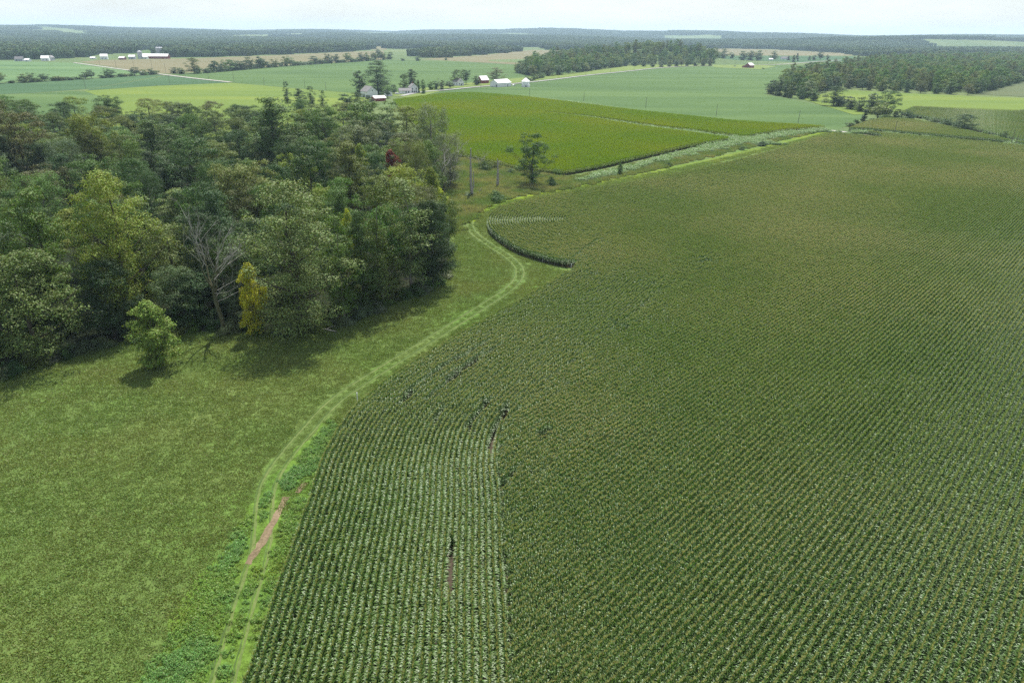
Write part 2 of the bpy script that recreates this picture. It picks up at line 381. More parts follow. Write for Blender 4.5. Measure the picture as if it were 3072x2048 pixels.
EDGE1 = poly_world([(560, 2420), (640, 2240), (728, 2048), (836, 1737), (914, 1528), (967, 1371), (1045, 1241), (1149, 1149), (1306, 1045), (1489, 940), (1620, 866), (1712, 806)], 1.7)
EDGE2 = poly_world([(1725, 803, .3), (1650, 793, 0), (1554, 762, 0), (1492, 722, .2), (1464, 680, 1.2), (1472, 642, 1.9), (1528, 614, 2), (1698, 581, 2), (1959, 535, 2), (2220, 477, 2), (2440, 417, 2), (2512, 399, 2)])
E1, E2 = smooth(EDGE1, 1.0), smooth(EDGE2, 1.0)
EDGE = np.vstack([E1, E2])
FAR_A = poly_world([(2600, 398), (3072, 441), (3500, 482)], 1)
CORN_A = np.vstack([EDGE, FAR_A, [[330, 60], [60, -10]]])
sheet('corn_field', CORN_A, .05, MT['soil'], label='ploughed soil under the large corn field')

# bright grass beside the far corn edge, wheel tracks, bare earth
ribbon('grass_path', smooth(poly_world([(1410, 668), (1430, 646), (1446, 634), (1480, 618), (1560, 597), (1700, 566), (1959, 520), (2220, 463), (2440, 408), (2505, 392)]), 2), np.interp(np.linspace(0, 1, len(smooth(poly_world([(1410, 668), (1430, 646), (1446, 634), (1480, 618), (1560, 597), (1700, 566), (1959, 520), (2220, 463), (2440, 408), (2505, 392)]), 2))), [0, .12, .3, 1], [2, 6, 6.5, 9]), .035, MT['strip'], jitter=.12, label='bright yellow green grass lane along the far corn edge')
ribbon('weedy_ground', smooth(poly_world([(560, 2330), (650, 2048), (730, 1850), (800, 1680), (850, 1520), (905, 1400), (985, 1270)]), 2), np.array([16, 15, 13, 10.5, 8, 5, 2])[np.clip(np.linspace(0, 6, len(smooth(poly_world([(560, 2330), (650, 2048), (730, 1850), (800, 1680), (850, 1520), (905, 1400), (985, 1270)]), 2))).round().astype(int), 0, 6)] * 1.0, .025, MT['weedy'], jitter=.2, label='lush weedy verge beside the corn')

def two_tracks(pts, gap, wdt, z, mat, lab):
    line = smooth(poly_world(pts), 1.0); d = np.gradient(line, axis=0); d /= np.linalg.norm(d, axis=1)[:, None]
    nrm = np.stack([-d[:, 1], d[:, 0]], 1)
    for s in (-1, 1):
        ribbon('wheel_path', line + nrm * s * gap / 2, wdt, z, mat, jitter=.45, label=lab)
        ribbon('wheel_path', line + nrm * (s * gap / 2 + .33), .20, z + .004, MT['rut'], jitter=.7, label='dark edge of a ' + lab)
TRK = [(655, 2110), (730, 1830), (785, 1640), (800, 1480), (840, 1395), (925, 1290), (1010, 1200), (1130, 1120), (1290, 1020), (1440, 925), (1535, 860), (1560, 815), (1530, 775), (1450, 722), (1415, 690), (1413, 650), (1460, 620), (1560, 588), (1700, 560), (1959, 514), (2220, 459), (2440, 405)]
two_tracks(TRK, 1.9, .30, .045, MT['wheel'], 'pale wheel track pressed into the grass')
ribbon('bare_earth_path', smooth(poly_world([(742, 1692), (790, 1620), (830, 1545), (858, 1490)]), .6), .85, .05, MT['bare'], jitter=.35, label='strip of bare brown earth washed out of the verge')
ribbon('bare_earth_path', smooth(poly_world([(890, 1478), (905, 1462), (918, 1448)]), .4), .7, .05, MT['bare'], jitter=.4, label='short patch of bare brown earth beside the corn')

# rough corner by the snags
ROUGH = poly_world([(1345, 700), (1385, 690), (1440, 628), (1560, 590), (1760, 555), (2050, 490), (2300, 430), (2480, 392), (2440, 388), (2060, 455), (1800, 520), (1700, 535), (1560, 510), (1350, 455), (1310, 480), (1340, 590)])
sheet('rough_field', ROUGH, .03, MT['rough'], label='rough corner of tall pale grass around the dead snags')

# fields beyond
CORN_B = poly_world([(1340, 470, 0), (1420, 480, 0), (1560, 515, 0), (1690, 528, 0), (1800, 508, 0), (2060, 447, 0), (2350, 398, 0), (2478, 388, 0), (2200, 366, 1), (1900, 334, 1), (1560, 291, 1), (1420, 281, 1), (1335, 283, 1), (1180, 303, 1), (1225, 360, 0), (1290, 430, 0)])
FIELDS = [
 ('soybean_field', 'soy', [(1290, 282), (1420, 281), (1560, 291), (1900, 335), (2200, 368), (2500, 393), (2560, 372), (2600, 345), (2400, 305), (2300, 285), (2300, 262), (2420, 225), (2620, 190), (2640, 184), (2240, 198), (2100, 200), (1976, 206), (1758, 229), (1534, 255), (1320, 273)], 'pale green soybean field sweeping towards the red barn'),
 ('soybean_field', 'soy', [(505, 226), (700, 210), (900, 196), (1060, 186), (1170, 180), (1340, 184), (1560, 197), (1900, 215), (1560, 245), (1330, 272), (1240, 283), (1100, 282), (1030, 277), (690, 248)], 'light green soybean field behind the farmhouse'),
 ('soybean_field', 'soy_pale', [(-300, 176), (226, 189), (395, 213), (480, 222), (200, 238), (-300, 262)], 'pale striped soybean field left of the gravel road'),
 ('soybean_field', 'soy_blue', [(-300, 264), (200, 240), (475, 225), (495, 226), (270, 267), (100, 279), (-300, 296)], 'blue green soybean field below the hedgerow'),
 ('soybean_field', 'soy', [(-300, 297), (100, 281), (215, 274), (260, 276), (330, 300), (300, 420), (-300, 440)], 'soybean field showing just above the wood'),
 ('soybean_field', 'soy_blue', [(270, 268), (500, 227), (690, 249), (480, 257), (260, 272)], 'blue green soybean field inside the bend of the gravel road'),
 ('bean_field', 'yellow', [(250, 273), (480, 258), (690, 249), (1030, 278), (1110, 284), (1090, 400), (320, 420), (330, 300)], 'yellowing bean field behind the wood'),
 ('corn_field', 'tan', [(238, 186), (300, 181), (560, 176), (800, 168), (1010, 158), (1150, 152), (1160, 178), (1000, 188), (700, 208), (510, 222), (480, 220), (395, 211)], 'tan tasselled corn field in front of the far farm'),
 ('corn_field', 'tan', [(1340, 182), (1560, 195), (1700, 200), (1900, 160), (1600, 150), (1450, 166), (1260, 178)], 'tan corn field left of the wooded hill'),
 ('corn_field', 'tan', [(2050, 150), (2180, 146), (2330, 150), (2540, 160), (2560, 168), (2200, 167), (2100, 165)], 'tan corn field beyond the line of trees'),
 ('soybean_field', 'soy_blue', [(2080, 178), (2200, 168), (2560, 170), (2640, 180), (2350, 192), (2240, 196)], 'dark soybean field behind the small red barn'),
 ('bean_field', 'yellow', [(2408, 299), (2470, 282), (2522, 270), (2645, 277), (2845, 286), (2923, 290), (3072, 295), (3500, 312), (3500, 370), (3072, 338), (2740, 326), (2640, 345), (2560, 345)], 'bright yellow green field in front of the wood at the right'),
 ('corn_field', 'corn_far', [(2930, 284), (3072, 246), (3400, 200), (3500, 310), (3072, 291)], 'dull green corn field beside the right wood'),
 ('grass_field', 'lawn', [(1300, 270), (1534, 251), (1758, 225), (1976, 203), (2140, 197), (2100, 190), (1900, 197), (1750, 216), (1600, 231), (1500, 240), (1400, 250), (1240, 268), (1150, 285), (1240, 296), (1320, 275)], 'bright mown grass along the farm road'),
 ('grass_field', 'lawn', [(2090, 192), (2240, 190), (2330, 200), (2280, 209), (2150, 203)], 'pale grass around the small red barn'),
 ('soybean_field', 'soy_pale', [(80, 106), (272, 115), (240, 119), (100, 111)], 'far pale field below the hills'),
 ('soybean_field', 'soy', [(415, 161), (420, 151), (580, 149), (560, 156)], 'green field between two woods'),
 ('soybean_field', 'soy_pale', [(680, 118), (1200, 111), (1195, 114), (690, 122)], 'narrow far pale field with white barns'),
 ('corn_field', 'tan', [(1115, 150), (1115, 140), (1160, 140), (1160, 150)], 'small tan field between two woods'),
 ('soybean_field', 'soy_pale', [(1490, 107), (1640, 110), (1630, 113), (1500, 111)], 'thin far pale field above the grain bin'),
 ('soybean_field', 'soy_pale', [(2220, 116), (2360, 118), (2350, 121), (2230, 120)], 'thin far pale field left of the right hill'),
 ('corn_field', 'tan', [(640, 138), (900, 133), (1000, 132), (980, 136), (660, 144)], 'narrow tan field inside the far woods'),
 ('soybean_field', 'soy_pale', [(1180, 131), (1420, 129), (1440, 132), (1190, 135)], 'narrow pale field inside the far woods above the barns'),
 ('soybean_field', 'soy_pale', [(1990, 124), (2180, 126), (2170, 130), (2000, 128)], 'thin pale field inside the woods above the wooded hill'),
 ('soybean_field', 'soy', [(-100, 138), (240, 134), (230, 139), (-100, 144)], 'green field inside the left woods'),
 ('soybean_field', 'soy', [(2770, 144), (3072, 146), (3300, 150), (3300, 158), (3072, 155), (2800, 152)], 'green strip of field beyond the right wood'),
]
for i, (nm, mt, pts, lab) in enumerate(FIELDS):
    sheet(nm, poly_world(pts), .05 + .012 * i, MT[mt], label=lab)
sheet('corn_field', CORN_B, .06, MT['soil'], label='soil under the yellow green corn field')
CORN_C = poly_world([(2545, 394), (2600, 372), (2660, 362), (2740, 368), (2820, 384), (2900, 402), (2990, 422), (3080, 446), (3500, 500), (3500, 474), (3072, 437), (2610, 396)])
CORN_D = poly_world([(2700, 345), (2740, 327), (3072, 341), (3500, 372), (3500, 470), (3072, 432), (2960, 404), (2880, 382), (2790, 362)])
sheet('corn_field', CORN_C, .06, MT['soil'], label='soil under the corn beside the hedge at the right')
sheet('corn_field', CORN_D, .07, MT['soil'], label='soil under the corn behind the hedge at the right')
# roads
ribbon('gravel_road', smooth(poly_world([(222, 189), (300, 200), (395, 213), (500, 226), (590, 237), (692, 248)]), 20), 6.0, .5, MT['gravel'], label='pale gravel road crossing the left fields')
ribbon('farm_road', smooth(poly_world([(1205, 289), (1265, 277), (1330, 272), (1420, 263), (1534, 253), (1650, 241), (1758, 227.5), (1870, 216), (1976, 205), (2060, 199.5), (2140, 197)]), 15), 5.2, .5, MT['asphalt'], label='narrow grey farm road passing the farmstead')
ribbon('farm_road', smooth(poly_world([(2265, 196), (2330, 195), (2400, 190), (2450, 186), (2530, 181)]), 25), 7, .6, MT['gravel'], label='pale farm road right of the small red barn')
ribbon('gravel_road', smooth(poly_world([(2478, 391), (2508, 393), (2535, 397)]), 3), 5, .08, MT['gravel'], label='short gravel crossing at the end of the grass lane')

# ------------------------------------------------------------------ corn
def corn_plant(rg, y_=0.0, x_=0.0, hs=1.0):
    V = []; Fq = []; mi = []
    H = rg.uniform(2.0, 2.35) * hs; az0 = rg.gauss(0, .5); lx, ly = rg.gauss(0, .035), rg.gauss(0, .05)
    r = .022
    for k in range(3):
        a = 2.09 * k; V += [(x_ + r * math.cos(a), y_ + r * math.sin(a), 0)]
    for k in range(3):
        a = 2.09 * k; V += [(x_ + lx + r * .5 * math.cos(a), y_ + ly + r * .5 * math.sin(a), H)]
    Fq += [(0, 1, 4, 3), (1, 2, 5, 4), (2, 0, 3, 5)]; mi += [0, 0, 0]
    nl = 9
    for j in range(nl):
        t = j / (nl - 1); hz = H * (.30 + .64 * t); az = az0 + (math.pi if j % 2 else 0) + rg.gauss(0, .35)
        Ln = (.82 - .40 * t + rg.uniform(-.1, .1)) * hs; e0 = R(rg.uniform(48, 68)) + .3 * t; e1 = R(rg.uniform(-70, -25)) + .5 * t
        if t > .7: az = rg.uniform(0, 6.28); e0 = R(rg.uniform(70, 84)); e1 = R(rg.uniform(25, 60)); Ln = rg.uniform(.38, .55) * hs
        ca, sa = math.cos(az), math.sin(az); p = [x_ + lx * hz / H, y_ + ly * hz / H, hz]; b = len(V); roll = rg.gauss(0, .25)
        for s, wd in ((0, .045), (.33, .112), (.68, .095), (1, .018)):
            cx, cyy, cz = -sa * math.cos(roll), ca * math.cos(roll), math.sin(roll)
            V += [(p[0] - cx * wd / 2, p[1] - cyy * wd / 2, p[2] - cz * wd / 2), (p[0] + cx * wd / 2, p[1] + cyy * wd / 2, p[2] + cz * wd / 2)]
            e = e0 + (e1 - e0) * (s + .17); st = Ln * .34
            p = [p[0] + ca * math.cos(e) * st, p[1] + sa * math.cos(e) * st, p[2] + math.sin(e) * st]
        for q in range(3): Fq.append((b + 2 * q, b + 2 * q + 1, b + 2 * q + 3, b + 2 * q + 2)); mi.append(0)
    for j in range(7):
        az = rg.uniform(0, 6.28); e = R(rg.uniform(55, 84)) if j else R(88); ln = rg.uniform(.24, .36) * hs; b = len(V)
        o = (x_ + lx, y_ + ly, H - .02); wd = .021
        tx, ty, tz = math.cos(az) * math.cos(e) * ln, math.sin(az) * math.cos(e) * ln, math.sin(e) * ln
        cx, cyy = -math.sin(az) * wd, math.cos(az) * wd
        V += [(o[0] - cx, o[1] - cyy, o[2]), (o[0] + cx, o[1] + cyy, o[2]), (o[0] + tx + cx, o[1] + ty + cyy, o[2] + tz), (o[0] + tx - cx, o[1] + ty - cyy, o[2] + tz)]
        Fq.append((b, b + 1, b + 2, b + 3)); mi.append(1)
    return V, Fq, mi

ROW, SEG, BL, BR = .76, 1.6, 8.0, 8
def corn_rows(name, nrow, length, seed, mats):
    """rows run along local X, centred"""
    rg = random.Random(seed); V = []; Fq = []; mi = []
    for i in range(nrow):
        yo = (i - (nrow - 1) / 2) * ROW; n = int(round(length / .175))
        for k in range(n):
            if rg.random() < .03: continue
            v, f, m = corn_plant(rg, yo + rg.gauss(0, .018), -length / 2 + (k + .5) * length / n + rg.gauss(0, .02), rg.uniform(.92, 1.06))
            # plants are built with their leaf plane along X; rows along X want leaves across the row
            v = [(b_[0], b_[1], b_[2]) for b_ in v]; o = len(V); V += v; Fq += [tuple(q + o for q in t) for t in f]; mi += m
    V = np.array(V)
    return fast_mesh(name, V, Fq, mats, mi)

def corn_plant_across(rg_, *a, **k): pass

def rot90(v, cx, cy):
    return v
# leaf plane: az0 is about 0 = along +X of the plant; rows also along X, so turn each plant a quarter
_old = corn_plant
def corn_plant(rg, y_=0.0, x_=0.0, hs=1.0):
    V, Fq, mi = _old(rg, 0.0, 0.0, hs)
    return [(-v[1] + x_, v[0] + y_, v[2]) for v in V], Fq, mi

cm, cym = [MT['corn'], MT['tassel']], [MT['corn_y'], MT['tassel_y']]
BLOCK = [corn_rows('corn_block', BR, BL, 100 + i, cm) for i in range(3)]
SEGM = [corn_rows('corn_segment', 1, SEG, 200 + i, cm) for i in range(6)]
def recol(me, mats):
    c = me.copy(); c.materials.clear()
    for m in mats: c.materials.append(m)
    return c
BLOCK_Y = [recol(m, cym) for m in BLOCK]; SEGM_Y = [recol(m, cym) for m in SEGM]

def lattice(poly, ang, keep, view=True):
    """blocks and row pieces of straight rows inside poly; keep(P) says where rows may stand"""
    c, s = math.cos(ang), math.sin(ang); U = np.array([c, s]); W = np.array([-s, c])
    u, v = poly @ U, poly @ W; cw = BR * ROW
    uu, vv = np.meshgrid(np.arange(u.min() - BL, u.max() + BL, BL), np.arange(v.min() - cw, v.max() + cw, cw))
    C = uu.ravel()[:, None] * U + vv.ravel()[:, None] * W
    if view: C = C[in_view(np.c_[C, np.ones(len(C))], 260) & (np.hypot(*C.T) < 1200)]
    ok = keep(C)
    for du in (-.5, 0, .5):
        for dv in (-.5, 0, .5): ok &= keep(C + du * BL * U + dv * cw * W)
    blocks = C[ok]; part = C[~ok]; segs = []
    for i in range(BR):
        for k in range(int(BL / SEG)):
            segs.append(part + (-BL / 2 + (k + .5) * SEG) * U + (i - (BR - 1) / 2) * ROW * W)
    segs = np.vstack(segs) if len(part) else np.zeros((0, 2)); segs = segs[keep(segs)]
    return blocks, segs

HW = 24.2
GAPS = [(poly_world(p, z), wd) for p, wd, z in [
  ([(1205, 1215), (1245, 1165), (1330, 1105), (1470, 1025)], .5, 1.5), ([(1285, 1205), (1350, 1140), (1440, 1075), (1500, 1040)], .45, 1.5),
  ([(1400, 1300), (1425, 1260), (1470, 1210)], .45, 1.0), ([(1465, 1370), (1478, 1320), (1520, 1235)], .5, 1.0), ([(1350, 1640), (1356, 1795)], .45, .3),
  ([(1625, 1405), (1680, 1350), (1745, 1325)], .45, 1.5), ([(1620, 1310), (1680, 1280)], .5, 1.5), ([(2105, 790), (2125, 785)], .9, 1.8),
  ([(1520, 1450), (1545, 1420)], .4, 1.2), ([(1855, 985), (1868, 992)], .9, 1.2), ([(1300, 1275), (1330, 1235)], .5, 1.2)]]
def gapfree(P):
    ok = np.ones(len(P), bool)
    for ln, wd in GAPS: ok &= dist_line(P, ln) > wd
    return ok

def build_corn_a():
    vp = G(3700, 101.5) if False else None
    ang = math.atan2(2307, 2090)                         # straight rows run up and to the right
    tip = len(E1)
    def head(P):
        P = np.asarray(P); r_ = np.zeros(len(P), bool)
        for i in range(0, len(P), 20000):
            q = P[i:i + 20000]; D = np.hypot(q[:, None, 0] - EDGE[None, :, 0], q[:, None, 1] - EDGE[None, :, 1])
            k = D.argmin(1); r_[i:i + 20000] = (D.min(1) < HW - .45) & (np.abs(k - tip + .5) > 1.6)
        return r_
    keepA = lambda P: inside(P, CORN_A) & (dist_line(P, EDGE) > .5) & ~head(P) & gapfree(P)
    blocks, segs = lattice(CORN_A, ang, keepA)
    # headland: rows at constant distance from the field edge
    hp, hr = [], []
    d = np.gradient(EDGE, axis=0); d /= np.linalg.norm(d, axis=1)[:, None] + 1e-9
    nrm = np.stack([d[:, 1], -d[:, 0]], 1)
    for k in range(int(HW / ROW)):
        off = .35 + k * ROW; q = EDGE + nrm * off
        ok = (dist_line(q, EDGE) > off - .12) & (np.abs(np.arange(len(q)) - tip + .5) > 1.6) & inside(q, CORN_A) & in_view(np.c_[q, np.ones(len(q))], 260)
        i = 0
        while i < len(q):
            if not ok[i]: i += 1; continue
            j = i
            while j + 1 < len(q) and ok[j + 1]: j += 1
            run = q[i:j + 1]
            if len(run) > 2:
                s = np.r_[0, np.cumsum(np.hypot(*np.diff(run, axis=0).T))]; t = np.arange(.8 + rnd.random() * .3, s[-1], SEG)
                x = np.interp(t, s, run[:, 0]); y = np.interp(t, s, run[:, 1])
                x2 = np.interp(t + .3, s, run[:, 0]); y2 = np.interp(t + .3, s, run[:, 1]); x1 = np.interp(t - .3, s, run[:, 0]); y1 = np.interp(t - .3, s, run[:, 1])
                hp.append(np.c_[x, y]); hr.append(np.arctan2(y2 - y1, x2 - x1))
            i = j + 1
    hp = np.vstack(hp); hr = np.concatenate(hr); g = gapfree(hp); hp, hr = hp[g], hr[g]
    # the 33 row pieces nearest the lower edge of the picture are planted one plant at a time
    px, py, dep = project(np.c_[hp, np.full(len(hp), 1.2)])
    cand = np.where((px > 760) & (px < 1600) & (py < 2040) & (py > 1900))[0]
    near = cand[np.argsort(-py[cand])[:33]]
    m = np.ones(len(hp), bool); m[near] = False
    singles = []
    for i in near:
        for k in range(9):
            u = (-SEG / 2 + (k + .5) * SEG / 9); singles.append((hp[i, 0] + math.cos(hr[i]) * u, hp[i, 1] + math.sin(hr[i]) * u, hr[i]))
    hp, hr = hp[m], hr[m]
    P = np.vstack([blocks, segs, hp]); n1, n2, n3 = len(blocks), len(segs), len(hp); n = len(P)
    rot = np.r_[np.full(n1 + n2, ang), hr] + np.where(nr.rand(n) < .5, 0, math.pi)
    idx = np.r_[nr.randint(0, 3, n1), 3 + nr.randint(0, 6, n2 + n3)]
    # growth differs gently over the field
    gx = 1 + .06 * np.sin(P[:, 0] / 23 + 1.3 * np.sin(P[:, 1] / 31)) + .04 * nr.randn(n) * np.r_[np.zeros(n1), np.ones(n2 + n3)]
    scl = np.c_[np.ones(n), np.ones(n), gx]
    scatter('corn_crop', np.c_[P, np.full(n, .05)], rot, scl, idx, BLOCK + SEGM, label='large field of green tasselled corn planted in close rows')
    # single plants
    rg = random.Random(5); ms = []
    for i in range(8):
        v, f, mi = corn_plant(rg); ms.append(fast_mesh('corn_plant', v, f, cm, mi))
    for i, (x, y, a) in enumerate(singles):
        o = link('corn_plant', ms[i % 8], None, (x + rnd.gauss(0, .02), y + rnd.gauss(0, .02), .05), label='green corn plant with tan tassel in the nearest rows at the lower edge', category='corn plant', group='nearest corn plants')
        o.rotation_euler = (0, 0, a + (math.pi if rnd.random() < .5 else 0)); s = rnd.uniform(.93, 1.06); o.scale = (s, s, s)
    print('corn', n1, n2, n3, len(singles))
build_corn_a()

def build_corn_other(name, poly, ang, label, yellow=False, hole=None, thin=0):
    keep = lambda P: inside(P, poly) & (hole(P) if hole else True)
    blocks, segs = lattice(poly, ang, keep)
    n1, n2 = len(blocks), len(segs); P = np.vstack([blocks, segs]); n = len(P)
    scatter(name, np.c_[P, np.full(n, .07)], np.full(n, ang), np.ones(n), np.r_[nr.randint(0, 3, n1), 3 + nr.randint(0, 6, n2)], (BLOCK_Y + SEGM_Y) if yellow else (BLOCK + SEGM), label=label)
    print(name, n1, n2)
WATERWAY = smooth(poly_world([(1640, 340), (1760, 353), (1860, 368), (1960, 383), (2080, 398), (2200, 414), (2290, 428)], 1), 6)
WW = np.interp(np.linspace(0, 1, len(WATERWAY)), [0, .25, 1], [2, 8, 16])
def ww_free(P): return dist_line(P, WATERWAY) > np.interp(P[:, 0], [WATERWAY[:, 0].min(), WATERWAY[:, 0].max()], [2.0, 7.5])
build_corn_other('corn_crop', CORN_B, R(62), 'yellow green ripening corn field behind the grass lane', True, ww_free)
build_corn_other('corn_crop', CORN_C, math.atan2(2307, 2164), 'band of corn between field edge and hedge at the right')
build_corn_other('corn_crop', CORN_D, R(58), 'corn field behind the hedge at the right')

# ------------------------------------------------------------------ grass, weeds
def tuft_patch(name, size, n, hmin, hmax, wd, mat, seed, lean=.5):
    rs = np.random.RandomState(seed); c = (rs.rand(n, 2) - .5) * size; a = rs.rand(n) * 6.283; h = hmin + (hmax - hmin) * rs.rand(n) ** 1.5
    dx, dy = np.cos(a) * wd, np.sin(a) * wd; lx, ly = rs.randn(n) * h * lean, rs.randn(n) * h * lean
    V = np.empty((n, 4, 3)); z0 = np.zeros(n)
    V[:, 0] = np.c_[c[:, 0] - dx, c[:, 1] - dy, z0]; V[:, 1] = np.c_[c[:, 0] + dx, c[:, 1] + dy, z0]
    V[:, 2] = np.c_[c[:, 0] + dx * .5 + lx, c[:, 1] + dy * .5 + ly, h]; V[:, 3] = np.c_[c[:, 0] - dx * .5 + lx, c[:, 1] - dy * .5 + ly, h]
    return fast_mesh(name, V.reshape(-1, 3), np.arange(4 * n).reshape(-1, 4), [mat])

def leaf_cards(rs, C, Nn, ln, wd):
    """leaf-shaped quads at C facing Nn"""
    n = len(C); Nn = Nn / (np.linalg.norm(Nn, axis=1)[:, None] + 1e-9)
    t = np.cross(Nn, rs.randn(n, 3)); t /= np.linalg.norm(t, axis=1)[:, None] + 1e-9; b = np.cross(Nn, t)
    L_ = (ln * (.6 + .8 * rs.rand(n)))[:, None] / 2; W_ = (wd * (.6 + .8 * rs.rand(n)))[:, None] / 2
    V = np.empty((n, 4, 3)); V[:, 0] = C - t * L_; V[:, 1] = C + b * W_ - Nn * W_ * .25; V[:, 2] = C + t * L_; V[:, 3] = C - b * W_ - Nn * W_ * .25
    return V.reshape(-1, 3)

def weed_patch(name, size, nplants, h, mat, seed, lsize=.16, per=40):
    rs = np.random.RandomState(seed); Vs = []
    for i in range(nplants):
        c = (rs.rand(2) - .5) * size; hh = h * (.5 + .7 * rs.rand()); rr = hh * .55
        d = rs.randn(per, 3); d /= np.linalg.norm(d, axis=1)[:, None]; d[:, 2] = np.abs(d[:, 2])
        C = np.c_[c[0] + d[:, 0] * rr, c[1] + d[:, 1] * rr, hh * (.25 + .75 * d[:, 2] * rs.rand(per) ** .5)]
        Vs.append(leaf_cards(rs, C, d + rs.randn(per, 3) * .5 + [0, 0, .5], lsize, lsize * .6))
    V = np.vstack(Vs); return fast_mesh(name, V, np.arange(len(V)).reshape(-1, 4), [mat])

def fill(poly, step, jit, keep=None, view=True):
    x0, y0 = poly.min(0); x1, y1 = poly.max(0)
    g = np.stack(np.meshgrid(np.arange(x0, x1, step), np.arange(y0, y1, step)), -1).reshape(-1, 2)
    g = g + (nr.rand(len(g), 2) - .5) * jit * step; g = g[inside(g, poly)]
    if view: g = g[in_view(np.c_[g, np.zeros(len(g))], 200)]
    if keep is not None: g = g[keep(g)]
    return g

GP = [tuft_patch('grass_patch', 2.6, 420, .03, .17, .05, MT['grass'], 300 + i, .7) for i in range(4)]
mead = np.vstack([WOOD[:0], poly_world([(-900, 2400), (-300, 1250), (330, 1035), (640, 995), (900, 1003), (1080, 965), (1190, 905), (1310, 862), (1350, 790), (1356, 690), (1400, 690), (1420, 640), (1500, 610), (1700, 566), (1959, 520), (2480, 398), (2508, 401), (1959, 537), (1700, 584)]), EDGE2[5:1:-1], EDGE1[::-1]])
TRKW = smooth(poly_world(TRK), 1.0)
gp = fill(mead, 1.75, .6, lambda P: dist_line(P, TRKW) > 2.6); n1 = len(gp)
gs = fill(mead, .85, .7, lambda P: (dist_line(P, TRKW) < 3.2) & (np.abs(dist_line(P, TRKW) - .95) > .42)); gp = np.vstack([gp, gs]); n = len(gp)
scatter('grass', np.c_[gp, np.full(n, .01)], nr.rand(n) * 6.28, (.8 + .5 * nr.rand(n)) * np.where(np.arange(n) < n1, 1, .38), nr.randint(0, 4, n), GP, label='short meadow grass')
WEEDLINE = smooth(poly_world([(600, 2250), (650, 2048), (740, 1850), (815, 1650), (850, 1520), (905, 1400), (985, 1280)]), 1)
WPp = [weed_patch('weed_patch', 2.4, 34, .62, MT['weed'], 330 + i, .17) for i in range(4)]
VERGE = poly_world([(330, 2400), (400, 2048), (520, 1900), (640, 1700), (735, 1560), (830, 1460), (905, 1370), (990, 1262), (1010, 1275), (955, 1390), (905, 1528), (826, 1737), (718, 2048), (620, 2280)])
BARE1 = poly_world([(742, 1692), (790, 1620), (830, 1545), (858, 1490), (890, 1478), (918, 1448)])
def verge_keep(P):
    dt = dist_line(P, TRKW); px, py, _ = project(np.c_[P, np.zeros(len(P))])
    thin = nr.rand(len(P)) < np.where(px < 500 + (2048 - py) * .35, .75, .95)
    return (dist_line(P, BARE1) > 1.3) & (np.abs(dt - .95) > .62) & thin
vp = fill(VERGE, .68, .8, verge_keep); n = len(vp)
scatter('weeds', np.c_[vp, np.full(n, .02)], nr.rand(n) * 6.28, .55 + .55 * nr.rand(n), nr.randint(0, 4, n), [weed_patch('weed_patch', 1.0, 8, .55, MT['weed'], 330 + i, .15, 40) for i in range(4)], label='lush green weeds on the verge beside the corn')
RP = [tuft_patch('tall_grass_patch', 3.4, 900, .25, .95, .05, MT['dry_grass'], 350 + i, .35) for i in range(4)]
rpnt = fill(ROUGH, 2.6, .8); n = len(rpnt)
scatter('tall_grass', np.c_[rpnt, np.full(n, .03)], nr.rand(n) * 6.28, .7 + .6 * nr.rand(n), nr.randint(0, 4, n), RP, label='tall rough grass around the dead snags')
# weeds along the ditch, the waterway and the far field edge
def along(line, wid, step, seed):
    rs = np.random.RandomState(seed); s = np.r_[0, np.cumsum(np.hypot(*np.diff(line, axis=0).T))]; n = int(s[-1] / step)
    t = rs.rand(n) * s[-1]; x = np.interp(t, s, line[:, 0]); y = np.interp(t, s, line[:, 1])
    wv = np.interp(t / s[-1], np.linspace(0, 1, len(wid)), wid); return np.c_[x, y] + rs.randn(n, 2) * wv[:, None] * .35
TW = [weed_patch('reed_patch', 3.0, 30, 1.5, MT['weed_pale'], 370 + i, .34, 40) for i in range(4)]
FE = smooth(poly_world([(1290, 300), (1420, 286), (1560, 293), (1750, 314), (1900, 336), (2050, 352), (2200, 369), (2350, 386), (2500, 395)]), 8)
DITCH = smooth(poly_world([(1740, 545), (1860, 517), (2050, 468), (2200, 435), (2330, 412), (2470, 392)]), 5)
CORNR = poly_world([(2230, 408), (2330, 396), (2460, 390), (2480, 393), (2330, 415), (2180, 440), (2080, 455), (2110, 425)])
wl = np.vstack([along(WATERWAY, [2, 8, 15], .3, 1), along(FE, [4, 5, 6, 9], .55, 2), along(DITCH, [3, 5, 7, 8], .5, 3), fill(CORNR, 3.2, .9),
   along(smooth(poly_world([(1240, 318), (1330, 312), (1420, 308), (1500, 300)]), 6), [12, 12, 8], .35, 4),
   along(smooth(poly_world([(2560, 398), (2650, 402), (2800, 418), (2950, 434), (3072, 446)]), 6), [5, 3, 4, 7], .8, 5), along(smooth(poly_world([(2900, 402), (2980, 420), (3090, 446)]), 4), [6, 9, 9], .4, 6)]); n = len(wl)
scatter('weeds', np.c_[wl, np.full(n, .03)], nr.rand(n) * 6.28, .6 + .7 * nr.rand(n), nr.randint(0, 4, n), TW, label='pale green reeds and weeds in the wet strips of the fields')

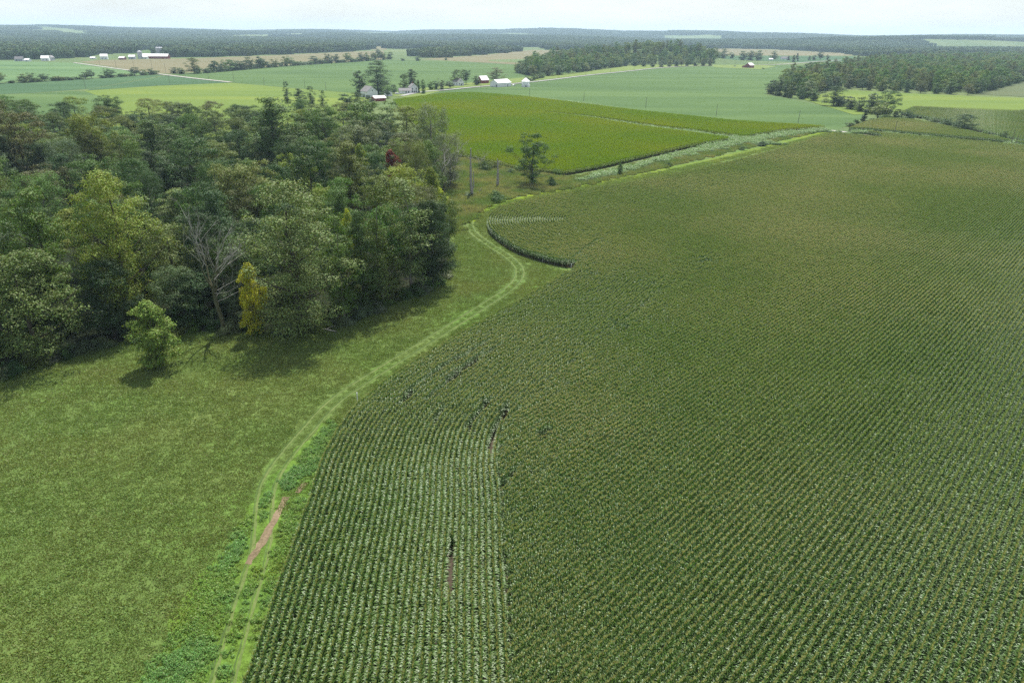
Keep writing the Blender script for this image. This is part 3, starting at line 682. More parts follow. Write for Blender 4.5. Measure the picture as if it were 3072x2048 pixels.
# ------------------------------------------------------------------ trees
def env_radius(shape, t):
    if shape == 'round': return max(0, 1 - abs((t - .58) / .48) ** 2.2) ** .5
    if shape == 'tall': return max(0, 1 - abs((t - .52) / .52) ** 2.6) ** .55 * (1 - .25 * t)
    if shape == 'vase': return max(0, 1 - abs((t - .72) / .38) ** 2.4) ** .5
    if shape == 'cone': return max(0.03, (1 - t) ** .8) * min(1, t / .12)
    if shape == 'young': return max(0, 1 - abs((t - .48) / .53) ** 2) ** .6 * (1.05 - .35 * t)
    if shape == 'bush': return max(0, 1 - t ** 3.5) ** .5 * min(1, .75 + t)
    return 1

class Kind: pass
KINDS = {}
def make_kind(name, shape, H, Wd, t0, nblob, per, br, ln, wd, seed, droop=0, limbs=10, trunk_r=.35, bark='bark', inner=.15, leafm='leaf', split=None, ragged=.18, lean=0):
    rs = np.random.RandomState(seed); rg = random.Random(seed); Rm = Wd / 2
    blobs = []; tries = 0
    while len(blobs) < nblob and tries < nblob * 60:
        tries += 1
        t = t0 + (1 - t0) * rg.random() ** .85 if shape != 'bush' else .12 + .68 * rg.random(); a = rg.random() * 6.283; er = env_radius(shape, t)
        if er <= .02: continue
        wob = 1 + ragged * math.sin(3 * a + 7 * t + seed) + ragged * .8 * math.sin(5 * a - 9 * t + 2 * seed)
        q = er * wob * (rg.random() ** .45); r_ = br * (.7 + .6 * rg.random()) * (1 - .35 * t)
        ctr = np.array([math.cos(a) * max(0, q * Rm - r_ * .55), math.sin(a) * max(0, q * Rm - r_ * .55), t * H - r_ * .5])
        if split and abs(ctr[0]) < split * (1 if t > .45 else 0): continue
        ctr[0] += lean * t * t
        blobs.append((ctr, r_))
    Vs = []
    for ctr, r_ in blobs:
        n = int(per * (r_ / br) ** 2); d = rs.randn(n, 3); d /= np.linalg.norm(d, axis=1)[:, None]
        d = d[d[:, 2] > -.55 + .3 * rs.rand(n)]; n = len(d)
        rad = r_ * (1 - inner * 2 * rs.rand(n) ** 2 + .22 * rs.rand(n)); sq = np.array([1.05, 1.05, .8])
        # dents so that the clump breaks into sprays
        dent = .80 + .34 * np.sin(d[:, 0] * 5 + ctr[2] * 3) * np.sin(d[:, 1] * 5 + ctr[0]) + .14 * np.sin(d[:, 2] * 9 + ctr[1])
        C = ctr + d * (rad * dent)[:, None] * sq
        if droop: C[:, 2] -= droop * rs.rand(n) ** 2 * (np.hypot(d[:, 0], d[:, 1]))
        Nn = d * 1.0 + rs.randn(n, 3) * .42 + [0, 0, .35]
        Vs.append(leaf_cards(rs, C, Nn, ln, wd))
    V = np.vstack(Vs); crown = fast_mesh('crown', V, np.arange(len(V)).reshape(-1, 4), [MT[leafm]])
    b = MB(); top = H * (.82 if shape != 'bush' else .5)
    if shape != 'bush':
        zs = np.linspace(0, top, 7); wob = [(rg.gauss(0, .02) * z + lean * (z / H) ** 2, rg.gauss(0, .02) * z) for z in zs]
        tp = [(wob[i][0], wob[i][1], zs[i]) for i in range(7)]
        b.tube([(0, 0, -.3)] + tp, [trunk_r * 1.5] + [trunk_r * (1 - .8 * i / 6) + .02 for i in range(7)], 7)
        order = sorted(blobs, key=lambda q: -np.hypot(q[0][0], q[0][1]))[:limbs]
        for ctr, r_ in order:
            zb = max(H * .14, min(top * .9, ctr[2] - .75 * np.hypot(ctr[0], ctr[1]) - r_ * .3)); i = min(5, int(zb / top * 6)); fr = zb / top * 6 - i
            st = Vector(tp[i]).lerp(Vector(tp[i + 1]), fr); en = Vector(ctr); mid = st.lerp(en, .5) + Vector((0, 0, -.05 * (en - st).length))
            r0 = trunk_r * .42 * (1 - .5 * zb / top); b.tube([st, mid, en], [r0, r0 * .6, r0 * .25], 5, False)
    else:
        for k in range(6):
            a = k * 1.05 + rg.random(); b.tube([(0, 0, -.2), (math.cos(a) * Wd * .1, math.sin(a) * Wd * .1, H * .25), (math.cos(a) * Wd * .25, math.sin(a) * Wd * .25, H * .55)], [.09, .06, .03], 5)
    k = Kind(); k.crown, k.trunk, k.H, k.W = crown, b.mesh('trunk', MT[bark]), H, Wd
    KINDS[name] = k; return k

# near, detailed
make_kind('round1', 'round', 20, 15, 0.16, 94, 456, 2.1, 0.32, 0.21, 1)
make_kind('round2', 'round', 20, 14, 0.1, 101, 425, 1.9, 0.30, 0.20, 2, ragged=.25)
make_kind('maple', 'vase', 20, 16, 0.24, 81, 577, 2.2, 0.34, 0.25, 3, limbs=16)
make_kind('tall1', 'tall', 28, 17, 0.06, 141, 456, 2.2, 0.30, 0.19, 4, limbs=18, trunk_r=.5)
make_kind('tall2', 'tall', 24, 12, 0.06, 108, 456, 1.8, 0.30, 0.18, 5, ragged=.28, limbs=14)
make_kind('willow', 'round', 20, 13, 0.16, 94, 577, 1.8, 0.37, 0.10, 6, droop=2.4, limbs=16, bark='bark_pale')
make_kind('thin', 'tall', 20, 9, 0.14, 62, 364, 1.5, 0.28, 0.16, 7, ragged=.35, limbs=14, trunk_r=.22, bark='bark_pale')
make_kind('young', 'young', 12, 8.6, 0.06, 81, 364, 1.25, 0.30, 0.21, 8, ragged=.2, trunk_r=.16, limbs=12)
make_kind('fork', 'vase', 18, 13, 0.12, 83, 456, 1.8, 0.30, 0.19, 9, split=1.2, limbs=18, trunk_r=.34)
make_kind('walnut', 'round', 18, 14, 0.06, 81, 456, 1.7, 0.30, 0.19, 10, ragged=.38, limbs=18, trunk_r=.34)
make_kind('bush1', 'bush', 4, 5.5, .05, 26, 285, 1.15, 0.24, 0.16, 12)
make_kind('bush2', 'bush', 3, 4.5, .05, 20, 247, 1.0, 0.22, 0.12, 13, ragged=.3)
# middle distance
for i, (sh, ht, wt) in enumerate([('round', 15, 12), ('round', 16, 14), ('tall', 18, 11), ('vase', 15, 13)]):
    make_kind('mid%d' % i, sh, ht, wt, .06, 42, 110, 2.4, .80, .55, 30 + i, limbs=8, leafm='leaf')
make_kind('cone', 'cone', 12, 5, .03, 40, 70, 1.0, .6, .35, 40, limbs=2, ragged=.05)
make_kind('midbush', 'bush', 4, 6, .05, 16, 70, 1.5, .6, .4, 41)

COL = dict(dark=(.040, .084, .024), deep=(.030, .062, .020), mid=(.062, .118, .027), green=(.080, .150, .030), olive=(.100, .142, .034), olive2=(.128, .168, .046), grey=(.088, .132, .060), silver=(.125, .165, .090),
           ygreen=(.150, .205, .034), lime=(.18, .24, .036), yellow=(.40, .43, .030), red=(.20, .036, .026), rust=(.095, .112, .040))

def wobble(c, s=.14):
    k = 1 + rnd.uniform(-s, s); return (c[0] * k * (1 + rnd.uniform(-.1, .14)), c[1] * k, c[2] * k * (1 + rnd.uniform(-.15, .15)))

def plant(name, kind, pos, h, wd, col, label, cat='tree', group=None, rot=None):
    k = KINDS[kind]; e = thing(name, label, cat, pos, rnd.uniform(0, 6.28) if rot is None else rot, group)
    e.scale = (wd / k.W, wd / k.W, h / k.H)
    c = link('crown' if cat == 'tree' else 'foliage', k.crown, e); c.color = (*wobble(COL[col] if isinstance(col, str) else col), 1)
    link('trunk' if cat == 'tree' else 'stem', k.trunk, e); return e

def by_base(bx, by, ty, wpx):
    b = G(bx, by); _, _, dep = project([[b.x, b.y, 8]]); m = float(dep[0]) / F
    # height from the vertical line through the base
    lo, hi = 0.5, 60
    for _ in range(30):
        h = (lo + hi) / 2
        if project([[b.x, b.y, h]])[1][0] > ty: lo = h
        else: hi = h
    return b, h, wpx * m

WOODG = 'trees of the wood beside the meadow'
NEAR = [   # base x, base y, top y, width px, kind, colour, name, label
 (905, 996, 545, 345, 'tall1', 'olive2', 'cottonwood_tree', 'tallest olive green cottonwood at the wood edge, right of the small yellow tree'),
 (770, 1000, 784, 92, 'young', 'yellow', 'young_tree', 'small bright yellow tree between the bare dead tree and the tall cottonwood'),
 (476, 1097, 898, 158, 'young', 'ygreen', 'young_tree', 'lone young yellow green tree standing out in the meadow with its shadow'),
 (405, 965, 512, 265, 'tall1', 'ygreen', 'broadleaf_tree', 'large yellow green tree rising behind the lone meadow tree'),
 (195, 1000, 565, 215, 'tall2', 'green', 'broadleaf_tree', 'tall fresh green tree left of the large yellow green tree'),
 (20, 1010, 668, 250, 'maple', 'grey', 'broadleaf_tree', 'grey green rounded tree at the left edge of the photo, mid wood'),
 (120, 1082, 760, 300, 'round2', 'olive', 'broadleaf_tree', 'wide dull olive tree at the meadow edge in the lower left'),
 (345, 1015, 780, 190, 'round1', 'deep', 'broadleaf_tree', 'dark shaded tree directly behind the lone meadow tree'),
 (545, 985, 800, 150, 'round2', 'grey', 'broadleaf_tree', 'grey green leafy tree just left of the bare dead tree'),
 (735, 965, 735, 150, 'thin', 'grey', 'broadleaf_tree', 'slim grey green tree just right of the bare dead tree'),
 (640, 930, 640, 170, 'round1', 'deep', 'broadleaf_tree', 'dark tree behind the bare dead tree'),
 (1035, 968, 640, 130, 'thin', 'green', 'broadleaf_tree', 'slim green tree just right of the tall cottonwood'),
 (1095, 935, 632, 140, 'tall2', 'mid', 'broadleaf_tree', 'mid green tree with yellow tree against its left side'),
 (1062, 890, 622, 62, 'young', 'yellow', 'young_tree', 'yellow topped young tree right of the tall cottonwood'),
 (1150, 920, 548, 150, 'thin', 'olive', 'broadleaf_tree', 'slender olive tree with open crown near the right end of the wood'),
 (1235, 880, 530, 190, 'thin', 'olive2', 'broadleaf_tree', 'tall olive tree with pale bare trunk at the right end of the wood'),
 (1300, 862, 600, 130, 'round1', 'deep', 'broadleaf_tree', 'dark round tree on the right corner of the wood'),
 (1325, 780, 590, 120, 'maple', 'olive', 'broadleaf_tree', 'olive tree on the right flank of the wood above the corner'),
 (1140, 905, 775, 150, 'bush1', 'rust', 'broadleaf_tree', 'low brownish olive tree at the shaded foot of the wood edge'),
 (1215, 720, 495, 150, 'round2', 'lime', 'broadleaf_tree', 'bright lime green tree below the red leaved tree'),
 (1180, 600, 447, 72, 'young', 'red', 'young_tree', 'small dark red leaved tree deep in the wood'),
 (1250, 640, 422, 120, 'willow', 'olive', 'broadleaf_tree', 'soft olive rounded tree right of the red leaved tree'),
 (1300, 575, 312, 150, 'willow', 'silver', 'willow_tree', 'tall pale grey green willow at the right end of the wood'),
 (1352, 560, 400, 100, 'willow', 'silver', 'willow_tree', 'thin silvery willow overhanging the rough grass at the wood end'),
 (1300, 690, 500, 90, 'young', 'ygreen', 'young_tree', 'yellow green young tree beside the leaning half dead tree'),
 (1315, 650, 560, 60, 'young', 'yellow', 'young_tree', 'yellow leaved bush tree at the foot of the leaning half dead tree'),
 (1085, 560, 362, 140, 'maple', 'silver', 'broadleaf_tree', 'pale silvery maple in the middle of the wood'),
 (985, 520, 322, 120, 'fork', 'green', 'broadleaf_tree', 'umbrella shaped green tree with visible dark trunk in mid wood'),
 (1060, 680, 425, 150, 'tall2', 'olive', 'broadleaf_tree', 'olive tree below the silvery maple'),
 (1092, 620, 428, 62, 'young', 'lime', 'young_tree', 'lime green crown poking up beside the olive tree below the silvery maple'),
 (950, 700, 438, 170, 'round1', 'dark', 'broadleaf_tree', 'broad dark green tree above the tall cottonwood'),
 (835, 520, 292, 190, 'tall2', 'mid', 'broadleaf_tree', 'large mid green tree with dark trunks at the back of the wood'),
 (760, 720, 483, 190, 'maple', 'olive2', 'broadleaf_tree', 'wide olive topped tree up and left of the tall cottonwood'),
 (600, 640, 410, 190, 'round2', 'dark', 'broadleaf_tree', 'dark green tree above the bare dead tree'),
 (480, 560, 360, 180, 'tall2', 'mid', 'broadleaf_tree', 'tall mid green tree in the centre of the wood'),
 (90, 560, 335, 170, 'round2', 'rust', 'broadleaf_tree', 'brownish green tree near the left edge at the back of the wood'),
 (20, 560, 262, 150, 'tall2', 'rust', 'broadleaf_tree', 'tallest back tree cut by the left edge of the photo'),
 (1120, 470, 300, 170, 'maple', 'green', 'broadleaf_tree', 'wide green tree in front of the white barn'),
 (1225, 470, 318, 130, 'round1', 'ygreen', 'broadleaf_tree', 'yellow green tree at the back right of the wood'),
 (310, 560, 335, 130, 'maple', 'ygreen', 'broadleaf_tree', 'yellow topped tree among darker ones at the back of the wood'),
]
placed = []
for bx, by, ty, wpx, kd, col, nm, lab in NEAR:
    b, h, wm = by_base(bx, by, ty, wpx)
    grp = WOODG if 'meadow with' not in lab else None
    plant(nm, kd, (b.x, b.y, 0), h, wm, col, lab, 'tree', grp, rot=0.3 if kd == 'fork' else None)
    placed.append((b.x, b.y, wm))

ORD = 'first second third fourth fifth sixth seventh eighth ninth tenth eleventh twelfth thirteenth fourteenth fifteenth sixteenth seventeenth eighteenth nineteenth twentieth'.split()
def ordw(i):
    if i < 20: return ORD[i]
    tens = {2: 'twenty', 3: 'thirty', 4: 'forty', 5: 'fifty', 6: 'sixty'}[(i + 1) // 10]; u = (i + 1) % 10
    return tens + '-' + ORD[u - 1] if u else {'twenty': 'twentieth', 'thirty': 'thirtieth', 'forty': 'fortieth', 'fifty': 'fiftieth', 'sixty': 'sixtieth'}[tens]

def fill_wood():
    bands = [(108, 120), (120, 134), (134, 150), (150, 168), (168, 188), (188, 212), (212, 240), (240, 272), (272, 310), (310, 352), (352, 400), (400, 450)]
    names = ['front', 'second', 'third', 'fourth', 'fifth', 'sixth', 'seventh', 'eighth', 'ninth', 'tenth', 'eleventh', 'last']
    pal = ['dark', 'mid', 'mid', 'green', 'dark', 'olive', 'grey', 'mid', 'olive', 'rust', 'green', 'deep', 'ygreen', 'olive2']
    cw = dict(dark='dark green', mid='mid green', green='fresh green', olive='olive', grey='grey green', rust='brownish green', deep='very dark green', ygreen='yellow green', olive2='pale olive')
    kinds = ['round1', 'round2', 'maple', 'tall2', 'round1', 'maple', 'willow', 'round2', 'tall2']
    sw = dict(round1='round', round2='ragged', maple='spreading', tall2='tall', willow='feathery')
    for bi, (d0, d1) in enumerate(bands):
        step = (7.6 + bi * .5); xs = np.arange(-330, 20, step); row = []
        for x in xs:
            xx = x + rnd.uniform(-.35, .35) * step; dd = rnd.uniform(d0, d1); row.append((xx, dd))
        row = [(x, y) for x, y in row if inside(np.array([[x, y]]), WOOD)[0] and abs(x) < .79 * (y * .916 + 20) + 6]
        row = [(x, y) for x, y in row if all(math.hypot(x - a, y - b) > max(3.6, .30 * c) for a, b, c in placed)]
        row.sort(key=lambda p: p[0] / p[1])
        for i, (x, y) in enumerate(row):
            col = rnd.choice(pal); kd = rnd.choice(kinds); h = rnd.uniform(15, 22) + (2 if bi > 7 else 0); 
            if bi < 2: h *= .72
            if bi > 7: kd = rnd.choice(['round1', 'round2', 'maple', 'maple', 'round1']); h = rnd.uniform(15.5, 19.5)
            wd = rnd.uniform(9.5, 14.5) + bi * .35
            plant('broadleaf_tree', kd, (x, y, 0), h, wd, col, f'{cw[col]} {sw[kd]} tree, {ordw(i)} filler from the left in the {names[bi]} row of the wood'.replace(' filler', ''), 'tree', WOODG)
            placed.append((x, y, wd))
    print('wood trees', len(placed))
fill_wood()

# undergrowth along the wood edge
EDGEW = smooth(poly_world([(-60, 1150), (150, 1095), (330, 1036), (480, 1015), (640, 995), (780, 1005), (900, 1008), (1000, 985), (1080, 962), (1190, 905), (1310, 862), (1342, 800)]), 1)
def edge_shrubs():
    s = np.r_[0, np.cumsum(np.hypot(*np.diff(EDGEW, axis=0).T))]; t = 1.0; i = 0; L_ = []
    while t < s[-1]:
        x, y = np.interp(t, s, EDGEW[:, 0]), np.interp(t, s, EDGEW[:, 1]); L_.append((x + rnd.uniform(-.8, .8), y + rnd.uniform(-.2, 2.2))); t += rnd.uniform(2.0, 3.6)
    for i, (x, y) in enumerate(L_):
        col = rnd.choice(['grey', 'mid', 'green', 'grey', 'olive', 'dark', 'silver']); kd = rnd.choice(['bush1', 'bush2']); px = project([[x, y, 0]])[0][0]
        near = 'below the bare dead tree' if abs(px - 670) < 90 else 'below the tall cottonwood' if abs(px - 905) < 130 else 'near the right corner of the wood' if px > 1180 else 'left of the lone meadow tree' if px < 420 else 'at the wood edge'
        plant('shrub', kd, (x, y, 0), rnd.uniform(1.6, 3.6), rnd.uniform(3, 5.5), col, f'{ordw(i)} shrub along the wood foot, {near}', 'shrub', 'shrubs along the wood edge')
edge_shrubs()

# dead trees ----------------------------------------------------------------
def dead_tree(name, label, bx, by, ty, seed, mat, spread=.55, levels=4, r0=.35, lean=(0, 0), moss=True, pieces=5, bush=None, split=.38):
    b, h, _ = by_base(bx, by, ty, 10); rg = random.Random(seed)
    e = thing(name, label, 'dead tree', b, 0, None)
    tr, br = MB(), MB()
    zs = [0, .12, .25, split]; pts = [Vector((lean[0] * z * h + rg.gauss(0, .1), lean[1] * z * h, z * h)) for z in zs]
    tr.tube([pts[0] - Vector((0, 0, .3))] + pts, [r0 * 1.4, r0 * 1.15, r0, r0 * .9, r0 * .8], 8)
    def grow(p, d, ln, r_, lv):
        q = p.copy(); P = [p.copy()]; n = 4; dd = d.copy()
        for i in range(n):
            dd = (dd + Vector((rg.gauss(0, .13), rg.gauss(0, .13), rg.gauss(.03, .08)))).normalized(); q = q + dd * ln / n; P.append(q.copy())
        (tr if lv >= levels - 1 else br).tube(P, [r_ * (1 - .6 * i / n) for i in range(n + 1)], 6 if lv > 2 else 4, False)
        if lv <= 0: return
        for k in range(rg.choice([3, 4]) if lv > 1 else 4):
            i = rg.choice([2, 3, 4, 4]); ax = Vector((rg.gauss(0, 1), rg.gauss(0, 1), rg.gauss(.15, .5))).normalized()
            grow(P[i], (dd + ax * spread * 1.25).normalized(), ln * rg.uniform(.5, .72), r_ * .45, lv - 1)
    top = pts[-1]
    for k in range(pieces):
        a = 6.28 * k / pieces + rg.uniform(-.4, .4); d = Vector((math.cos(a) * spread, math.sin(a) * spread, 1)).normalized()
        grow(top - Vector((0, 0, rg.uniform(0, .12) * h)), d, h * (1 - split) * rg.uniform(.42, .62), r0 * .5, levels - 1)
    for k in range(4):
        a = rg.uniform(0, 6.28); z = rg.uniform(.12, .34); grow(Vector((lean[0] * z * h, 0, z * h)), Vector((math.cos(a), math.sin(a), .25)).normalized(), h * .2, r0 * .18, 2)
    tr.build('trunk', MT[mat], e); br.build('branches', MT['deadwood'], e); return e
dead_tree('dead_tree', 'bare grey dead tree with moss on its limbs standing at the wood edge', 676, 1002, 606, 3, 'moss', .36, 4, .40, (-.10, 0))
dead_tree('dead_tree', 'leaning half dead tree with bare branches at the right end of the wood', 1330, 598, 395, 9, 'moss', .62, 4, .34, (.06, 0), pieces=4, split=.25)
dead_tree('dead_tree', 'bare grey branches rising among leaves in mid wood', 1110, 640, 470, 12, 'deadwood', .5, 4, .25)
dead_tree('dead_tree', 'thin bare leafless tree behind the left dead snag', 1442, 505, 440, 14, 'deadwood', .55, 4, .12, split=.2)

def snag(bx, by, ty, seed, label, fork=True, crook=0):
    b, h, _ = by_base(bx, by, ty, 10); rg = random.Random(seed); e = thing('dead_snag', label, 'dead snag', b, 0, 'dead snags in the rough grass')
    t = MB(); n = 9; P = [Vector((crook * math.sin(i / n * 3) + rg.gauss(0, .06) + (crook * 1.4 * max(0, i / n - .75)), rg.gauss(0, .06), h * i / n)) for i in range(n + 1)]
    t.tube([P[0] - Vector((0, 0, .3))] + P, [.8] + [.6 * (1 - .68 * i / n) for i in range(n + 1)], 8); t.build('trunk', MT['deadwood'], e)
    br = MB()
    if fork: br.tube([P[1], P[1] + Vector((.75, 0, 1.4)), P[1] + Vector((.85, 0, h * .42))], [.26, .24, .10], 7)
    for k in range(6 if not fork else 3):
        i = rg.randint(4, n - 1); a = rg.choice([0, .4, -.3, 3.1]) + rg.gauss(0, .3); ln = rg.uniform(.8, 2.6)
        q = P[i] + Vector((math.cos(a) * ln, math.sin(a) * ln, .1)); br.tube([P[i], P[i].lerp(q, .5) + Vector((0, 0, .35)), q + Vector((0, 0, -.5 * ln * .4))], [.09, .06, .02], 5, False)
    br.build('branches', MT['deadwood'], e)
snag(1416, 588, 445, 1, 'tall grey dead snag with a second broken stem, beside the wood', True, -.35)
snag(1492, 560, 477, 2, 'shorter dead snag with curved bare branches, second snag from the wood', False, .25)

# lone trees and shrubs in the rough corner and along the lane
for bx, by, ty, wpx, kd, col, nm, lab, cat in [
 (1597, 556, 400, 118, 'walnut', 'mid', 'walnut_tree', 'lone dark green tree standing beside the grass lane', 'tree'),
 (1655, 560, 520, 34, 'bush1', 'dark', 'shrub', 'dark shrub at the right foot of the lone tree by the lane', 'shrub'),
 (1490, 604, 560, 54, 'bush1', 'mid', 'shrub', 'green bush between the second snag and the wheel tracks', 'shrub'),
 (1455, 512, 470, 46, 'bush1', 'mid', 'shrub', 'dense dark bush at the corn edge behind the snags', 'shrub'),
 (1480, 508, 476, 34, 'bush2', 'olive', 'shrub', 'olive bush beside the dense dark bush behind the snags', 'shrub'),
 (1530, 520, 498, 30, 'bush2', 'grey', 'shrub', 'grey low bush between the second snag and the lone tree', 'shrub'),
 (1405, 590, 572, 40, 'bush2', 'grey', 'shrub', 'low bush at the foot of the tall grey snag', 'shrub'),
 (1768, 544, 530, 36, 'bush2', 'grey', 'shrub', 'low round bush on the verge right of the lone tree', 'shrub'),
 (1859, 526, 488, 20, 'young', 'green', 'young_tree', 'thin sapling on the verge of the grass lane', 'tree'),
 (2006, 500, 482, 20, 'bush1', 'dark', 'shrub', 'small dark bush on the verge beyond the sapling', 'shrub'),
 (2285, 438, 418, 36, 'bush1', 'dark', 'shrub', 'dark bush in the weeds near the far end of the lane', 'shrub'),
 (2225, 450, 432, 26, 'bush2', 'mid', 'shrub', 'green bush left of the dark bush near the far lane end', 'shrub')]:
    b, h, wm = by_base(bx, by, ty, wpx); plant(nm, kd, (b.x, b.y, 0), h * (.9 if cat == 'shrub' else 1), wm * (1.15 if cat == 'shrub' else 1), col, lab, cat)

# ------------------------------------------------------------------ trees around the farmstead and beyond
FARM = [
 (1080, 287, 213, 44, 'mid2', 'dark', 'tall narrow dark tree left of the white barn'),
 (1135, 281, 182, 80, 'tall1', 'dark', 'giant dark green tree behind the white barn'),
 (1235, 274, 208, 42, 'tall2', 'dark', 'tall dark tree behind the farmhouse'),
 (1213, 276, 222, 28, 'round1', 'mid', 'lower green tree left of the tall tree behind the farmhouse'),
 (1163, 294, 258, 32, 'fork', 'green', 'small leaning tree in front of the little white shed'),
 (1182, 282, 254, 20, 'round1', 'deep', 'round dark tree right of the little white shed'),
 (1256, 279, 240, 18, 'mid2', 'mid', 'green tree just right of the farmhouse'),
 (1270, 281, 239, 18, 'mid2', 'green', 'slim green tree on the lawn beside the farmhouse'),
 (1292, 270, 246, 20, 'mid0', 'green', 'light green roadside tree, nearest to the farmhouse'),
 (1308, 268, 243, 20, 'mid0', 'mid', 'second roadside tree right of the farmhouse'),
 (1327, 270, 241, 20, 'mid2', 'rust', 'narrow brownish roadside tree near the utility pole'),
 (1350, 266, 244, 28, 'mid3', 'deep', 'low spreading dark tree in front of the white cottage'),
 (1372, 256, 209, 40, 'round1', 'mid', 'large green tree behind the white cottage'),
 (1398, 254, 209, 28, 'fork', 'dark', 'dark forked tree right of the white cottage'),
 (1430, 255, 229, 24, 'mid0', 'dark', 'dark tree against the left gable of the red barn'),
 (1490, 246, 203, 52, 'walnut', 'silver', 'ragged pale tree behind the white pole barn'),
 (865, 322, 244, 26, 'thin', 'deep', 'crooked topped tree poking above the back of the wood'),
 (900, 328, 266, 40, 'tall2', 'dark', 'dark tree right of the crooked topped tree'),
 (935, 330, 258, 34, 'thin', 'dark', 'slender dark tree behind the wood, left of the barns'),
 (970, 330, 270, 26, 'thin', 'dark', 'open crowned dark tree nearest the barns behind the wood'),
 (1040, 330, 282, 40, 'mid0', 'dark', 'dark rounded tree in front of the barns'),
 (1075, 330, 276, 44, 'round1', 'dark', 'dark bushy tree hiding the left side of the white barn'),
 (1105, 325, 285, 30, 'round2', 'deep', 'dark small tree below the white barn gable'),
 (583, 221, 173, 42, 'round1', 'olive2', 'big round pale green tree alone at the gravel road'),
 (524, 221, 202, 28, 'mid1', 'dark', 'dark round tree left of the big round pale tree'),
 (545, 223, 204, 28, 'mid0', 'mid', 'second round tree left of the big round pale tree'),
 (1135, 162, 147, 17, 'mid0', 'dark', 'single round tree out in the far tan field'),
 (1338, 181, 172, 10, 'midbush', 'mid', 'small round bush at the corner of the far field'),
 (1208, 183, 173, 12, 'midbush', 'mid', 'small round bush on the far edge of the soybean field'),
 (1253, 183, 168, 18, 'mid0', 'mid', 'round tree on the far edge of the soybean field'),
 (2372, 233, 219, 24, 'midbush', 'dark', 'round bush alone in the soybean field left of the right wood'),
 (2289, 207, 203, 8, 'midbush', 'dark', 'small bush right of the small red barn'),
 (2204, 200, 196, 8, 'midbush', 'dark', 'small bush left of the small red barn'),
 (2321, 178, 152, 24, 'mid1', 'olive', 'pale round tree beside the far dark roofed house'),
 (2365, 181, 168, 14, 'cone', 'deep', 'small dark conical tree right of the far house'),
 (2391, 178, 160, 14, 'cone', 'deep', 'taller dark conical tree right of the far house'),
 (2393, 184, 174, 9, 'cone', 'deep', 'little conical tree below the taller conical tree'),
 (2380, 187, 165, 16, 'mid2', 'grey', 'thin grey tree beside the farm road'),
 (2428, 181, 168, 12, 'mid2', 'mid', 'first of the trees along the far drive'),
 (2441, 181, 165, 14, 'mid0', 'mid', 'second of the trees along the far drive'),
 (2460, 181, 156, 20, 'mid3', 'deep', 'tallest dark tree along the far drive'),
 (2482, 180, 165, 10, 'mid0', 'dark', 'last small tree along the far drive'),
 (2228, 181, 154, 26, 'mid0', 'mid', 'left tree of the clump beyond the small red barn'),
 (2252, 182, 153, 26, 'mid2', 'mid', 'middle tree of the clump beyond the small red barn'),
 (2274, 182, 152, 26, 'mid0', 'olive', 'right tree of the clump beyond the small red barn'),
 (2170, 176, 146, 26, 'mid1', 'mid', 'tree at the right end of the wooded hill'),
 (2195, 176, 158, 18, 'mid0', 'mid', 'small tree just past the right end of the wooded hill'),
 # hedge at the right
 (2500, 318, 258, 66, 'round1', 'dark', 'large dark round tree in the hedge beside the yellow field'),
 (2520, 318, 286, 52, 'midbush', 'grey', 'grey green bush below the large dark hedge tree'),
 (2440, 303, 268, 34, 'mid0', 'mid', 'free standing bushy tree at the tip of the yellow field'),
 (2550, 328, 290, 40, 'mid0', 'grey', 'grey green tree in the middle of the hedge'),
 (2580, 335, 290, 40, 'mid1', 'mid', 'mid green tree in the middle of the hedge'),
 (2612, 340, 280, 48, 'mid2', 'grey', 'tall grey green tree in the dense hedge'),
 (2655, 350, 271, 66, 'round2', 'mid', 'tallest tree of the hedge, beside the yellow field'),
 (2632, 358, 308, 56, 'mid3', 'olive', 'pale olive tree at the near end of the hedge'),
 (2590, 372, 328, 30, 'cone', 'deep', 'dark upright tree at the near tip of the hedge'),
 (2553, 380, 364, 34, 'midbush', 'mid', 'low bush nearest the gravel crossing'),
 (2570, 376, 354, 20, 'midbush', 'dark', 'dark bush between the low bush and the upright dark tree'),
 (2688, 354, 328, 26, 'mid0', 'mid', 'round tree right of the tallest hedge tree'),
 (2722, 362, 330, 46, 'mid1', 'dark', 'dark round tree standing apart at the end of the hedge'),
 (2655, 356, 340, 24, 'midbush', 'green', 'bright little bush at the foot of the tallest hedge tree'),
 (2800, 372, 352, 44, 'mid0', 'mid', 'left tree of the clump between the two right corn fields'),
 (2838, 382, 354, 44, 'mid1', 'dark', 'middle dark tree of the clump between the right corn fields'),
 (2888, 396, 343, 62, 'round1', 'dark', 'largest tree of the clump between the right corn fields'),
 (2914, 400, 388, 18, 'midbush', 'mid', 'small bush right of the largest clump tree'),
 (2950, 407, 390, 24, 'midbush', 'green', 'green bush in the ditch between the right corn fields'),
 (3008, 420, 394, 24, 'mid0', 'mid', 'small tree in the ditch near the right edge'),
 (3066, 338, 326, 22, 'midbush', 'dark', 'bush at the right edge of the yellow field'),
]
for bx, by, ty, wpx, kd, col, lab in FARM:
    b, h, wm = by_base(bx, by, ty, wpx); isb = 'bush' in kd
    plant('shrub' if isb else 'broadleaf_tree' if kd != 'cone' else 'conifer_tree', kd, (b.x, b.y, 0), h, wm * (1.25 if kd.startswith('mid') else 1.12), col, lab, 'shrub' if isb else 'tree')

